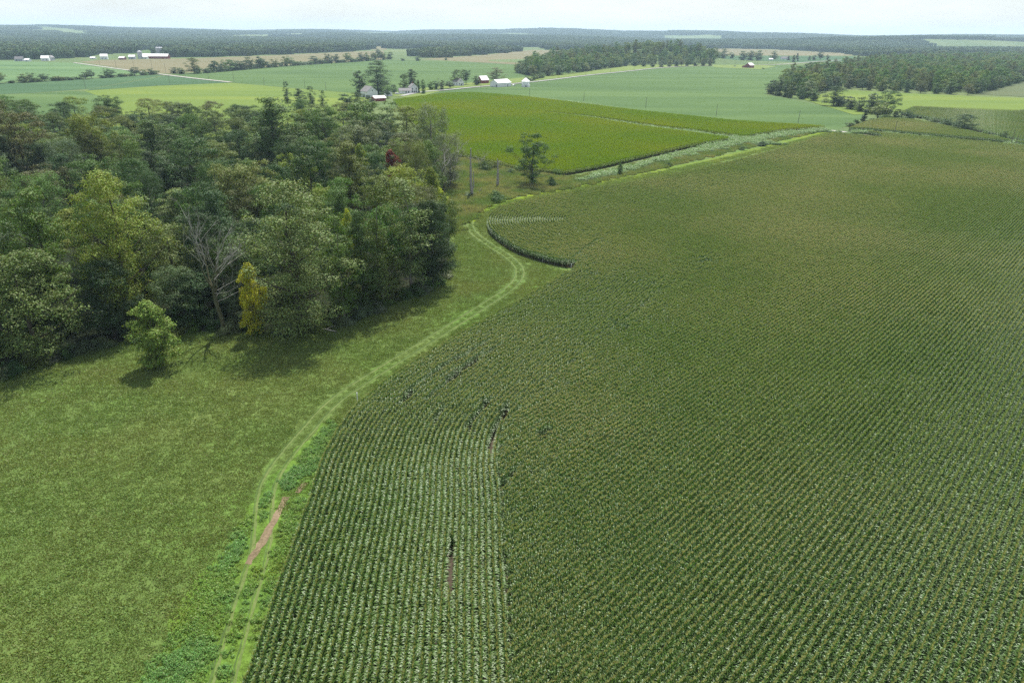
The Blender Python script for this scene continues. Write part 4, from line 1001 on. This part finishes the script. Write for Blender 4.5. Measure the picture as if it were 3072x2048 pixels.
def hedge(pts, lab, grp, step, hr, wr, seed):
    line = smooth(poly_world(pts), 4); s = np.r_[0, np.cumsum(np.hypot(*np.diff(line, axis=0).T))]; t = 1; i = 0; rg = random.Random(seed)
    while t < s[-1]:
        x, y = np.interp(t, s, line[:, 0]), np.interp(t, s, line[:, 1]); big = rg.random() < .45
        kd = rg.choice(['mid0', 'mid1', 'mid3']) if big else 'midbush'
        plant('broadleaf_tree' if big else 'shrub', kd, (x + rg.uniform(-2, 2), y + rg.uniform(-4, 4), 0), rg.uniform(*hr) * (1 if big else .55), rg.uniform(*wr), rg.choice(['mid', 'dark', 'green', 'olive', 'dark']), f'{ordw(i)} {"tree" if big else "shrub"} from the left {lab}', 'tree' if big else 'shrub', grp); i += 1
        t += rg.uniform(.7, 1.25) * step
hedge([(0, 251), (60, 249), (150, 244), (250, 238), (350, 232), (430, 226), (474, 223)], 'in the hedgerow left of the gravel road', 'left hedgerow', 9.5, (7, 12), (11, 17), 21)
hedge([(600, 221), (680, 214), (760, 207), (850, 200), (950, 193), (1050, 187), (1130, 181), (1180, 178)], 'in the long hedgerow behind the soybean field', 'long hedgerow', 13, (12, 18), (15, 22), 22)
hedge([(1568, 246), (1590, 243), (1625, 234)], 'among the bushes beside the grain bin', 'bushes beside the grain bin', 16, (5, 8), (8, 11), 23)

# woods at middle distance: front trees one by one, the rest as a mass
def wood_mid(front, poly_px, lab, grp, step, hr, wr, seed, massname, nmax):
    rg = random.Random(seed); line = smooth(poly_world(front), 5); s = np.r_[0, np.cumsum(np.hypot(*np.diff(line, axis=0).T))]
    pal = ['mid', 'dark', 'green', 'olive', 'grey', 'mid', 'rust', 'olive2', 'dark']; fr = []
    t = 2
    while t < s[-1] and len(fr) < nmax:
        x, y = np.interp(t, s, line[:, 0]), np.interp(t, s, line[:, 1]) + rg.uniform(0, 8); fr.append((x, y)); t += rg.uniform(.8, 1.3) * step
    fr.sort(key=lambda p: p[0] / p[1])
    for i, (x, y) in enumerate(fr):
        plant('broadleaf_tree', 'mid%d' % rg.randint(0, 3), (x, y, float(terrain(x, y)) - .2), rg.uniform(*hr) * .85, rg.uniform(*wr) * .9, rg.choice(pal), f'{ordw(i)} tree from the left along the front of {lab}', 'tree', grp)
    P = poly_world(poly_px); pts = fill(P, step * .9, .8, view=False); px, py, dd = project(np.c_[pts, terrain(pts[:, 0], pts[:, 1])])
    pts = pts[(px > -150) & (px < 3250)]; n = len(pts)
    cols = [tuple(1.25 * v for v in COL[c]) for c in pal]; kinds = ['mid0', 'mid1', 'mid2', 'mid3', 'mid1', 'mid0', 'mid2', 'mid3', 'mid0']
    sc = np.array([rg.uniform(hr[0] * .72, hr[1] * 1.12) / 16 for _ in range(n)])
    scatter(massname, np.c_[pts, terrain(pts[:, 0], pts[:, 1]) - .2], nr.rand(n) * 6.28, np.c_[sc * 1.05, sc * 1.05, sc], nr.randint(0, 9, n), [KINDS[k].crown for k in kinds], cols, lkw=dict(trans=.2, rough=.7, spec=.1, val=.4), label='mass of green trees filling ' + lab)
    print(massname, n, len(fr))
wood_mid([(1552, 219), (1610, 231), (1680, 225), (1755, 216), (1820, 206), (1888, 199), (1976, 202), (2060, 199), (2143, 197), (2165, 185)],
         [(1555, 218), (1610, 229), (1755, 213), (1888, 197), (2140, 194), (2160, 178), (2060, 166), (1760, 168), (1600, 190)], 'the wooded hill', 'front trees of the wooded hill', 17, (13, 20), (13, 19), 51, 'woods', 40)
wood_mid([(2318, 283), (2360, 292), (2405, 298), (2450, 282), (2522, 267), (2645, 274), (2745, 279), (2845, 283), (2923, 284), (3000, 264), (3072, 244), (3150, 225)],
         [(2330, 276), (2405, 290), (2450, 276), (2522, 263), (2645, 270), (2845, 279), (2923, 279), (3072, 240), (3400, 190), (3400, 172), (3072, 176), (2760, 184), (2630, 190), (2540, 212), (2425, 228), (2350, 252)], 'the wood at the right', 'front trees of the right wood', 13, (12, 19), (11, 17), 52, 'woods', 62)

# far woods: wide patches of many small crowns
def far_patch(name, size, ntree, per, seed):
    rs = np.random.RandomState(seed); Vs = []
    for i in range(ntree):
        c = (rs.rand(2) - .5) * size; r_ = 4.5 + 3.5 * rs.rand(); h = 12 + 8 * rs.rand(); d = rs.randn(per, 3); d /= np.linalg.norm(d, axis=1)[:, None]; d[:, 2] = np.abs(d[:, 2]) * 1.1 - .25
        C = np.c_[c[0] + d[:, 0] * r_, c[1] + d[:, 1] * r_, h * .62 + d[:, 2] * h * .38]; Vs.append(leaf_cards(rs, C, d + rs.randn(per, 3) * .3, 4.2, 3.4))
        k = 8; a = np.arange(k) * 6.283 / k; lo = np.c_[c[0] + np.cos(a) * r_ * .7, c[1] + np.sin(a) * r_ * .7, np.zeros(k)]; hi = lo.copy(); hi[:, 2] = h * .75
        Vs.append(np.stack([lo, np.roll(lo, -1, 0), np.roll(hi, -1, 0), hi], 1).reshape(-1, 3))
    V = np.vstack(Vs); return fast_mesh(name, V, np.arange(len(V)).reshape(-1, 4), [MT['leaf_far']])
FP = [far_patch('far_wood_patch', 64, 42, 34, 400 + i) for i in range(5)]
FQ = [far_patch('far_wood_patch', 190, 210, 16, 410 + i) for i in range(4)]
FARW = [[(-900, 186), (-300, 182), (190, 178), (285, 162), (415, 159), (416, 150), (580, 147), (800, 150), (1100, 136), (1540, 133), (1540, 124), (800, 124), (-300, 118), (-900, 120)],
        [(-300, 181), (190, 178), (285, 163), (300, 150), (-300, 150)],
        [(488, 176), (640, 170), (800, 165), (1000, 157), (1112, 149), (1112, 138), (800, 148), (600, 152), (500, 160)],
        [(1160, 148), (1250, 146), (1360, 147), (1550, 138), (1550, 131), (1160, 136)],
        [(1250, 176), (1330, 174), (1420, 171), (1560, 168), (1620, 160), (1620, 152), (1370, 150), (1300, 160), (1250, 170)],
        [(1640, 152), (1830, 149), (2060, 146), (2330, 148), (2520, 158), (2640, 164), (2640, 140), (2100, 128), (1640, 132)],
        [(2440, 160), (2560, 168), (2640, 170), (2760, 164), (2760, 140), (2300, 140)],
        [(2640, 168), (2900, 168), (3300, 170), (3300, 157), (2760, 155), (2640, 160)],
        [(2300, 146), (2700, 143), (3300, 148), (3300, 128), (2300, 128)]]
AVOID = [poly_world(f[2]) for f in FIELDS]
def far_woods():
    allp = []
    for q in FARW:
        P = poly_world(q); g = fill(P, 46, .5, view=False); px, py, dd = project(np.c_[g, terrain(*g.T)]); g = g[(px > -140) & (px < 3212) & (np.hypot(*g.T) < 4200)]
        allp.append(g)
    g = np.vstack(allp)
    _, u = np.unique((g / 30).round().astype(int), axis=0, return_index=True); g = g[u]
    keep = np.ones(len(g), bool)
    for a in AVOID:
        keep &= ~inside(g, a) & (dist_line(g, np.vstack([a, a[:1]])) > 18)
    g = g[keep]; n = len(g)
    cols = [(.050, .090, .032), (.066, .104, .032), (.044, .078, .032), (.076, .108, .036), (.056, .092, .038)]
    scatter('woods', np.c_[g, terrain(*g.T) - .3], nr.rand(n) * 6.28, np.c_[np.ones(n), np.ones(n), .75 + .4 * nr.rand(n)], nr.randint(0, 5, n), FP, cols, lkw=dict(trans=.12, rough=.8, spec=.1, nscale=.06), label='bands of far woodland across the valley')
    # beyond: the wooded hills
    a = np.radians(np.arange(-41, 41, .05)); pts = []
    for r_ in np.arange(3300, 11800, 150):
        k = max(1, int(.05 * math.pi / 180 * r_ * 0 + 1)); th = np.arange(-R(41), R(41), 150 / r_); th = th + (nr.rand(len(th)) - .5) * .6 * 150 / r_; rr = r_ + (nr.rand(len(th)) - .5) * 90; pts.append(np.c_[rr * np.sin(th), rr * np.cos(th)])
    p = np.vstack(pts); keep = np.ones(len(p), bool)
    for av in AVOID: keep &= ~inside(p, av) & (dist_line(p, np.vstack([av, av[:1]])) > 60)
    fld = np.sin(p[:, 0] / 410 + 1.7 * np.sin(p[:, 1] / 900)) * np.sin(p[:, 1] / 520 + 2 * np.sin(p[:, 0] / 700)) > .72      # clearings
    p = p[keep & ~fld]; n = len(p)
    scatter('woods', np.c_[p, terrain(*p.T) - .3], nr.rand(n) * 6.28, np.c_[np.ones(n), np.ones(n), .8 + .35 * nr.rand(n)], nr.randint(0, 4, n), FQ, cols[:4], lkw=dict(trans=.12, rough=.8, spec=.1, nscale=.03), label='wooded hills along the horizon')
    print('far', len(g), n)
far_woods()

# ------------------------------------------------------------------ buildings
def building(name, label, px, py, heading, Lx, Wy, wall, ridge, wm, rm, cat, windows=(), doors=(), over=.4, chimney=None, leanto=None, group=None, z=None):
    """ridge along local X; windows: (face, along, sill, w, h), face in x+ x- y+ y-"""
    b = G(px, py); zz = float(terrain(b.x, b.y)) if z is None else z
    e = thing(name, label, cat, (b.x, b.y, zz), heading, group); a, c = Lx / 2, Wy / 2
    m = MB(); V = [(-a, -c, -.3), (a, -c, -.3), (a, c, -.3), (-a, c, -.3), (-a, -c, wall), (a, -c, wall), (a, c, wall), (-a, c, wall), (-a, 0, ridge), (a, 0, ridge)]
    m.v = V; m.f = [(0, 1, 5, 4), (2, 3, 7, 6), (1, 2, 6, 9, 5), (3, 0, 4, 8, 7), (3, 2, 1, 0)]; m.build('wall', MT[wm], e)
    r_ = MB(); sl = (ridge - wall) / c; th = .18
    for s in (-1, 1):
        y1 = s * (c + over); z1 = wall - sl * over
        P = [(-a - over, 0, ridge + .02), (a + over, 0, ridge + .02), (a + over, y1, z1 + .02), (-a - over, y1, z1 + .02)]
        Q = [(p[0], p[1], p[2] + th) for p in P]; k = len(r_.v); r_.v += P + Q
        r_.f += [tuple(k + i for i in f) for f in ((0, 3, 2, 1), (4, 5, 6, 7), (0, 1, 5, 4), (1, 2, 6, 5), (2, 3, 7, 6), (3, 0, 4, 7))]
    ro = r_.build('roof', MT[rm], e)
    if chimney: MB().box(chimney - .35, chimney + .35, -.35, .35, ridge - .5, ridge + 1.3).build('chimney', MT['brick'], ro)
    def opening(nm, face, al, z0, ww, hh, mat, prim=True):
        t = .05
        def bx(d0, d1, u0, u1, v0, v1):
            q = MB()
            if face == 'y-': q.box(u0, u1, -c - d1, -c - d0, v0, v1)
            elif face == 'y+': q.box(u0, u1, c + d0, c + d1, v0, v1)
            elif face == 'x+': q.box(a + d0, a + d1, u0, u1, v0, v1)
            else: q.box(-a - d1, -a - d0, u0, u1, v0, v1)
            return q
        o = bx(.0, t, al - ww / 2, al + ww / 2, z0, z0 + hh).build(nm, MT[mat], e)
        if nm == 'window': bx(t, t + .04, al - ww / 2 - .1, al + ww / 2 + .1, z0 - .14, z0 - .02).build('sill', MT['white'], o)
    for q in windows: opening('window', *q, 'dark')
    for q in doors: opening('door', *q[:5], q[5] if len(q) > 5 else 'dark')
    if leanto:
        s, wd, hh = leanto; q = MB(); y0, y1 = s * c, s * (c + wd)
        q.v = [(-a, y0, -.3), (a, y0, -.3), (a, y1, -.3), (-a, y1, -.3), (-a, y0, wall - .1), (a, y0, wall - .1), (a, y1, hh), (-a, y1, hh)]
        q.f = [(0, 1, 2, 3), (4, 7, 6, 5), (0, 4, 5, 1), (2, 6, 7, 3), (1, 5, 6, 2), (0, 3, 7, 4)]; q.build('lean_to', MT[wm], e)
        z = MB(); z.v = [(-a - .3, y0, wall + .0), (a + .3, y0, wall + .0), (a + .3, y1 + s * .4, hh + .0), (-a - .3, y1 + s * .4, hh + .0), (-a - .3, y0, wall + .15), (a + .3, y0, wall + .15), (a + .3, y1 + s * .4, hh + .15), (-a - .3, y1 + s * .4, hh + .15)]
        z.f = [(0, 1, 2, 3), (4, 7, 6, 5), (0, 4, 5, 1), (2, 6, 7, 3), (1, 5, 6, 2), (0, 3, 7, 4)]; z.build('roof', MT[rm], e)
    return e

building('pole_barn', 'long white pole barn with bright white roof beside the road', 1502, 260, R(48), 21, 12, 4.3, 7.4, 'white', 'white_roof', 'barn', doors=[('x-', -3.5, 0, 1.4, 2.4), ('y-', 5, 0, 1.2, 2.1)])
building('cottage', 'small white cottage with grey roof between the big trees', 1375, 257, R(128), 11, 8, 4.2, 7.6, 'white', 'grey_roof', 'house',
         windows=[('y+', -3, 1.0, 1.0, 2.0), ('y+', 2.2, 1.0, 1.0, 2.0), ('x-', 1.8, 1.0, 1.0, 1.9), ('x-', 0, 4.4, .9, 1.6), ('x-', -2.6, 1.0, 1.0, 1.9)], doors=[('x-', -.6, 0, 1.1, 2.3)], chimney=2)
building('red_barn', 'red barn with pale metal roof beside the farm road', 1449, 250, R(40), 10.5, 9, 3.8, 8.0, 'red', 'white_roof', 'barn', doors=[('x-', 0, 0, 2.6, 2.8), ('x-', 0, 4.4, 1.1, 1.3)], windows=[('x-', 2.8, 1.2, .7, .9)])
building('farmhouse', 'two storey white farmhouse with grey roof and chimney', 1240, 279, R(112), 9, 7.5, 5.4, 8.6, 'white', 'grey_roof', 'house', chimney=1.5,
         windows=[('x-', -1.9, 3.3, .9, 1.5), ('x-', 1.9, 3.3, .9, 1.5), ('x-', -1.9, .8, .9, 1.6), ('x-', 1.9, .8, .9, 1.6), ('y+', 2.2, 3.2, .9, 1.5), ('y+', -2.2, 3.2, .9, 1.5), ('y-', 2, .8, .9, 1.6), ('y-', -2, .8, .9, 1.6)], doors=[('x-', 0, 0, 1.0, 2.2)])
building('house_wing', 'low white wing of the farmhouse with paired windows', 1215, 281.5, R(14), 11.5, 7, 2.9, 5.0, 'white', 'grey_roof', 'house', windows=[('y-', .8, 1.0, 1.2, 1.3), ('y-', 3.2, 1.0, 1.2, 1.3), ('x-', 0, 1.0, 1.2, 1.2)], doors=[('x-', -2, 0, 1.0, 2.1)])
building('white_barn', 'white barn with dark grey roof half hidden by dark trees', 1108, 291, R(130), 12.5, 10.5, 5.0, 9.2, 'white', 'grey_roof', 'barn', windows=[('x-', 0, 5.2, .6, 1.4)], doors=[('y+', 0, 0, 2.6, 2.8)])
building('shed', 'little white shed with grey roof behind the leaning tree', 1165, 288, R(112), 8, 6, 3.3, 5.6, 'white', 'grey_roof', 'shed', doors=[('x-', 0, 1.4, 2.6, .9)])
building('shed', 'low shed with bright white roof just above the wood', 1136, 303, R(35), 10, 7.5, 2.6, 4.0, 'red', 'white_roof', 'shed', doors=[('x-', 0, 0, 2, 2)])
building('red_barn', 'small red barn with lean-to and white roof alone in the fields', 2248, 204, R(38), 12, 11, 4.6, 8.2, 'red', 'white_roof', 'barn', doors=[('x-', -1, 0, 2.4, 2.8)], leanto=(1, 6, 2.4))
# far farm on the left
building('long_barn', 'long dark red barn with white roof at the far farm', 467, 176.5, R(2), 56, 13, 5, 9.5, 'red', 'white_roof', 'barn')
building('farmhouse', 'white house with red roof left of the far farm silos', 314, 178.5, R(20), 13, 10, 6, 10, 'white', 'white_roof', 'house', windows=[('y-', -3, 1, 1.4, 2), ('y-', 3, 1, 1.4, 2)])
building('shed', 'small white shed at the left end of the long red barn', 438, 177, R(5), 9, 8, 4, 6, 'white', 'white_roof', 'shed', doors=[('y-', 0, 0, 2, 2.4)])
building('shed', 'grey shed among trees left of the silos', 398, 178, R(10), 12, 9, 5, 8, 'silo', 'white_roof', 'shed', doors=[('y-', 0, 0, 2, 2.4)])
building('shed', 'white roofed shed beside the far farm yard', 368, 179.5, R(-8), 12, 8, 3.4, 5.5, 'red', 'white_roof', 'shed', doors=[('y-', 0, 0, 2, 2.4)])
building('shed', 'long low white shed left of the far white house', 280, 177.5, R(0), 10, 6, 2.6, 4, 'white', 'white_roof', 'shed', doors=[('y-', 0, 0, 2, 2)])
building('house', 'white house half hidden by trees at the left field edge', 138, 183, R(15), 13, 10, 5, 9, 'white', 'white_roof', 'house', windows=[('y-', -3, 1, 1.4, 2), ('y-', 3, 1, 1.4, 2)])
building('house', 'pale blue grey house right of the half hidden white house', 154, 182, R(95), 11, 9, 5.5, 9, 'silo', 'grey_roof', 'house', windows=[('x-', -2, 1, 1.4, 2), ('x-', 2, 1, 1.4, 2)])
building('house', 'grey roofed house under trees near the left edge', 60, 184, R(5), 14, 9, 4, 8, 'silo', 'grey_roof', 'house', windows=[('y-', -3, 1, 1.4, 2)])
building('shed', 'small white shed between the left edge houses', 84, 185, R(-5), 9, 7, 3, 5, 'white', 'white_roof', 'shed', doors=[('y-', 0, 0, 2, 2)])
building('house', 'low dark roofed house behind the small red barn field', 2353, 179, R(3), 18, 9, 3, 6.5, 'white', 'grey_roof', 'house', windows=[('y-', -4, 1, 1.4, 1.4), ('y-', 4, 1, 1.4, 1.4)])
building('shed', 'tiny white shed under the pale round tree', 2312, 181, R(5), 9, 5, 2.4, 3.8, 'white', 'white_roof', 'shed', doors=[('y-', 0, 0, 1.6, 2)])
for px, py, lx, h, lab in [(855, 112.5, 34, 7, 'far white barn left of the pale distant silo'), (876, 112.5, 50, 8, 'long far white barn in the distant pale field'), (960, 111.5, 46, 8, 'far white barn right of the pale distant silo'), (1402, 91.5, 50, 9, 'white barn high on the left of the horizon hills'), (1512, 109.5, 46, 9, 'far white building in the woods above the grain bin'),
   (1560, 139, 16, 8, 'small white building before the woods above the grain bin'), (2166, 118, 40, 8, 'far white house in woods above the small red barn'), (2150, 118.5, 30, 7, 'second far white house in woods above the small red barn'), (2866, 125, 34, 9, 'grey roofed house on the far right hill'), (2940, 123, 26, 8, 'white speck of a house on the far right hill'), (405, 115, 40, 8, 'far white buildings below the left hills'), (2245, 113, 30, 7, 'far pale house left of the right hill')]:
    building('farm_building', lab, px, py, R(rnd.uniform(-12, 12)), lx, 14, h, h + 5, 'white', 'white_roof' if 'grey' not in lab else 'grey_roof', 'building', group='far white buildings')

def silo(px, py, r_, h, dome, name, label, mat, cat, group=None, bin_=False):
    b = G(px, py); e = thing(name, label, cat, b, 0, group)
    prof = []
    k = 9 if bin_ else 6
    for i in range(k): prof += [(r_, h * i / k), (r_, h * (i + .86) / k), (r_ * 1.006, h * (i + .88) / k), (r_ * 1.006, h * (i + .98) / k)]
    MB().lathe(prof + [(r_, h)], 28).build('wall', MT[mat], e)
    MB().lathe([(r_ * 1.04, h - .05), (r_ * .55, h + dome * .5), (.3, h + dome), (.28, h + dome + .25), (0, h + dome + .28)], 28).build('roof', MT['white_roof' if bin_ else mat], e)
    if bin_:
        MB().box(-.5, .5, -r_ - .12, -r_ + .25, .2, 2.0).build('door', MT['dark'], e)
        MB().box(r_ * .42, r_ * .42 + 2.6, -r_ - 1.4, -r_ * .8, -.1, 2.4).build('fan_housing', MT['white_roof'], e)
    return e
silo(1577, 261, 4.6, 5.8, 3.6, 'grain_bin', 'white round grain bin with conical roof beside the pole barn', 'galv', 'grain bin', None, True)
for x, lab in ((475.5, 'left of the three tall grey silos behind the long red barn'), (482, 'middle of the three tall grey silos behind the long red barn'), (488, 'right of the three tall grey silos behind the long red barn')):
    silo(x, 172.5, 3.2, 19, 2.5, 'silo', lab, 'silo', 'silo', 'three tall silos')
silo(422, 177, 4.6, 14, 2, 'silo', 'single shorter grey silo left of the long red barn', 'silo', 'silo')
silo(937, 112.3, 9, 26, 6, 'silo', 'pale silo among the far white barns in the distant field', 'white', 'silo')

# car by the pole barn
def car(px, py, rz, label, col):
    b = G(px, py); e = thing('parked_car', label, 'car', b, rz); m = MB()
    prof = [(-2.2, .35), (2.2, .35), (2.25, .85), (1.1, .98), (.5, 1.5), (-1.5, 1.5), (-2.15, .98)]
    n = len(prof); m.v = [(x, -.88, z) for x, z in prof] + [(x, .88, z) for x, z in prof]
    m.f = [tuple(range(n)), tuple(range(2 * n - 1, n - 1, -1))] + [(i, n + i, n + (i + 1) % n, (i + 1) % n) for i in range(n)]; m.build('body', MT[col], e)
    MB().box(-1.35, .55, -.9, .9, 1.02, 1.4).build('window', MT['dark'], e)
    for x in (-1.4, 1.4):
        for y in (-.8, .8):
            wv = MB().tube([(x, y - .1, .33), (x, y + .1, .33)], [.33, .33], 12).build('wheel', MT['tyre'], e)
car(1542, 258, R(60), 'white car parked between the pole barn and the grain bin', 'white')
car(1192, 283.5, R(20), 'white car parked at the left end of the farmhouse wing', 'white')

# utility poles
def upole(px, py, h, label, arm=True, tilt=0, grp='utility poles'):
    b = G(px, py); e = thing('utility_pole', label, 'utility pole', b, 0, grp)
    p = MB().tube([(0, 0, -.3), (0, 0, h * .5), (0, 0, h)], [.17, .15, .11], 8).build('post', MT['pole'], e)
    if arm:
        MB().box(-1.15, 1.15, -.06, .06, h - .75, h - .6).build('crossarm', MT['pole'], e)
        for x in (-1.0, -.4, .4, 1.0): MB().tube([(x, 0, h - .6), (x, 0, h - .42)], [.05, .05], 6).build('insulator', MT['galv'], e)
    e.rotation_euler = (0, tilt, rnd.uniform(-.3, .3))
FIELDP = [(1588, 294.5), (1751, 307), (1937, 323.5), (2148, 349), (2394, 369.5), (2682, 405), (3032, 438)]
for i, (x, y) in enumerate(FIELDP): upole(x, y, 8.2, f'{ordw(i)} utility pole from the left on the line along the middle corn field', False, .02)
upole(3045, 439, 6.0, 'shorter post beside the rightmost utility pole', False, .05)
for i, (x, y) in enumerate([(1316, 272), (1429, 259), (1674, 237), (1757, 227), (1831, 219), (1902, 211), (1984, 203)]): upole(x, y, 9.5 if i > 1 else 12, f'{ordw(i)} utility pole from the left along the farm road', i < 2)
upole(1443, 264.5, 6.5, 'thin pole in the beans left of the pole barn', False)
for i, (x, y, h) in enumerate([(300, 197.5, 11), (349, 203.5, 12), (403, 208, 12), (457, 208, 13), (498, 221.5, 13)]): upole(x, y, h, f'{ordw(i)} utility pole from the left behind the gravel road', i > 1)
for i, (x, y, h) in enumerate([(257, 267, 11), (510, 256.5, 11), (556, 233, 10), (626, 239, 10), (702, 246, 11), (793, 255, 8), (852, 260, 8), (915, 266, 9), (978, 271, 8)]): upole(x, y, h, f'{ordw(i)} utility pole from the left on the near line across the left fields', False)
for i, (x, y) in enumerate([(2171, 198), (2177, 198.5), (2207, 195), (2240, 191), (2271, 195), (2303, 194), (2330, 192)]): upole(x, y, 10, f'{ordw(i)} utility pole from the left near the small red barn', False)

# small things near the camera
def marker(px, py, h, label):
    b = G(px, py); e = thing('marker_post', label, 'marker post', b); MB().box(-.06, .06, -.06, .06, -.2, h).build('post', MT['white'], e); MB().lathe([(.085, h), (.085, h + .06), (0, h + .10)], 10).build('cap', MT['white'], e)
marker(1073, 1205, 1.6, 'white marker post at the corn edge beside the wheel tracks')
marker(1713, 812, 1.7, 'white marker post in the notch of the corn field')
marker(1628, 785, 1.7, 'white marker post against the corn wall left of the notch')
def fence_bit():
    b = G(1410, 612); e = thing('fence', 'broken dark wooden fence of a few posts by the snags', 'fence', b)
    c = G(1422, 610) - b; d = G(1395, 622) - b
    for q, h in ((Vector((0, 0, 0)), 1.3), (c, 1.2)): MB().box(q.x - .09, q.x + .09, q.y - .09, q.y + .09, -.2, h).build('post', MT['pole'], e)
    MB().tube([(0, 0, .8), (c.x, c.y, 1.0)], [.06, .06], 6).build('rail', MT['pole'], e)
    p = thing('fence_post', 'single dark fence post left of the broken fence', 'post', b + d); MB().tube([(0, 0, -.2), (0, 0, 1.2)], [.11, .09], 7).build('post', MT['pole'], p)
fence_bit()
b = G(1437, 580); e = thing('fallen_log', 'pale fallen branch leaning in the grass beside the tall snag', 'log', b)
MB().tube([(-.6, 0, .1), (.2, 0, .9), (.9, .2, 1.9)], [.12, .11, .05], 7).build('limb', MT['deadwood'], e)
b = G(975, 995); e = thing('fallen_log', 'dead branch lying at the foot of the tall cottonwood', 'log', b)
MB().tube([(-2.2, .3, .35), (0, 0, .55), (2.4, -.4, .25)], [.1, .13, .07], 7).build('limb', MT['deadwood'], e)
MB().tube([(.2, 0, .5), (1.2, .6, .9), (2.0, 1.0, .8)], [.06, .05, .02], 5).build('branch', MT['deadwood'], e)

# ------------------------------------------------------------------ air
def haze(x0, x1, y0, y1, z0, z1, density, col):
    m, t = newmat('haze_air'); o = node(t, 'ShaderNodeOutputMaterial'); v = node(t, 'ShaderNodeVolumePrincipled')
    v.inputs['Color'].default_value = (*col, 1); v.inputs['Density'].default_value = density; v.inputs['Anisotropy'].default_value = .2
    t.links.new(v.outputs[0], o.inputs['Volume'])
    h = MB().box(x0, x1, y0, y1, z0, z1).build('haze', m); h['kind'] = 'stuff'; h['label'] = 'thin pale summer haze over the valley'
haze(-15000, 15000, -15000, 15000, -1.3, 190, 7.5e-5, (.58, .80, 1.0))
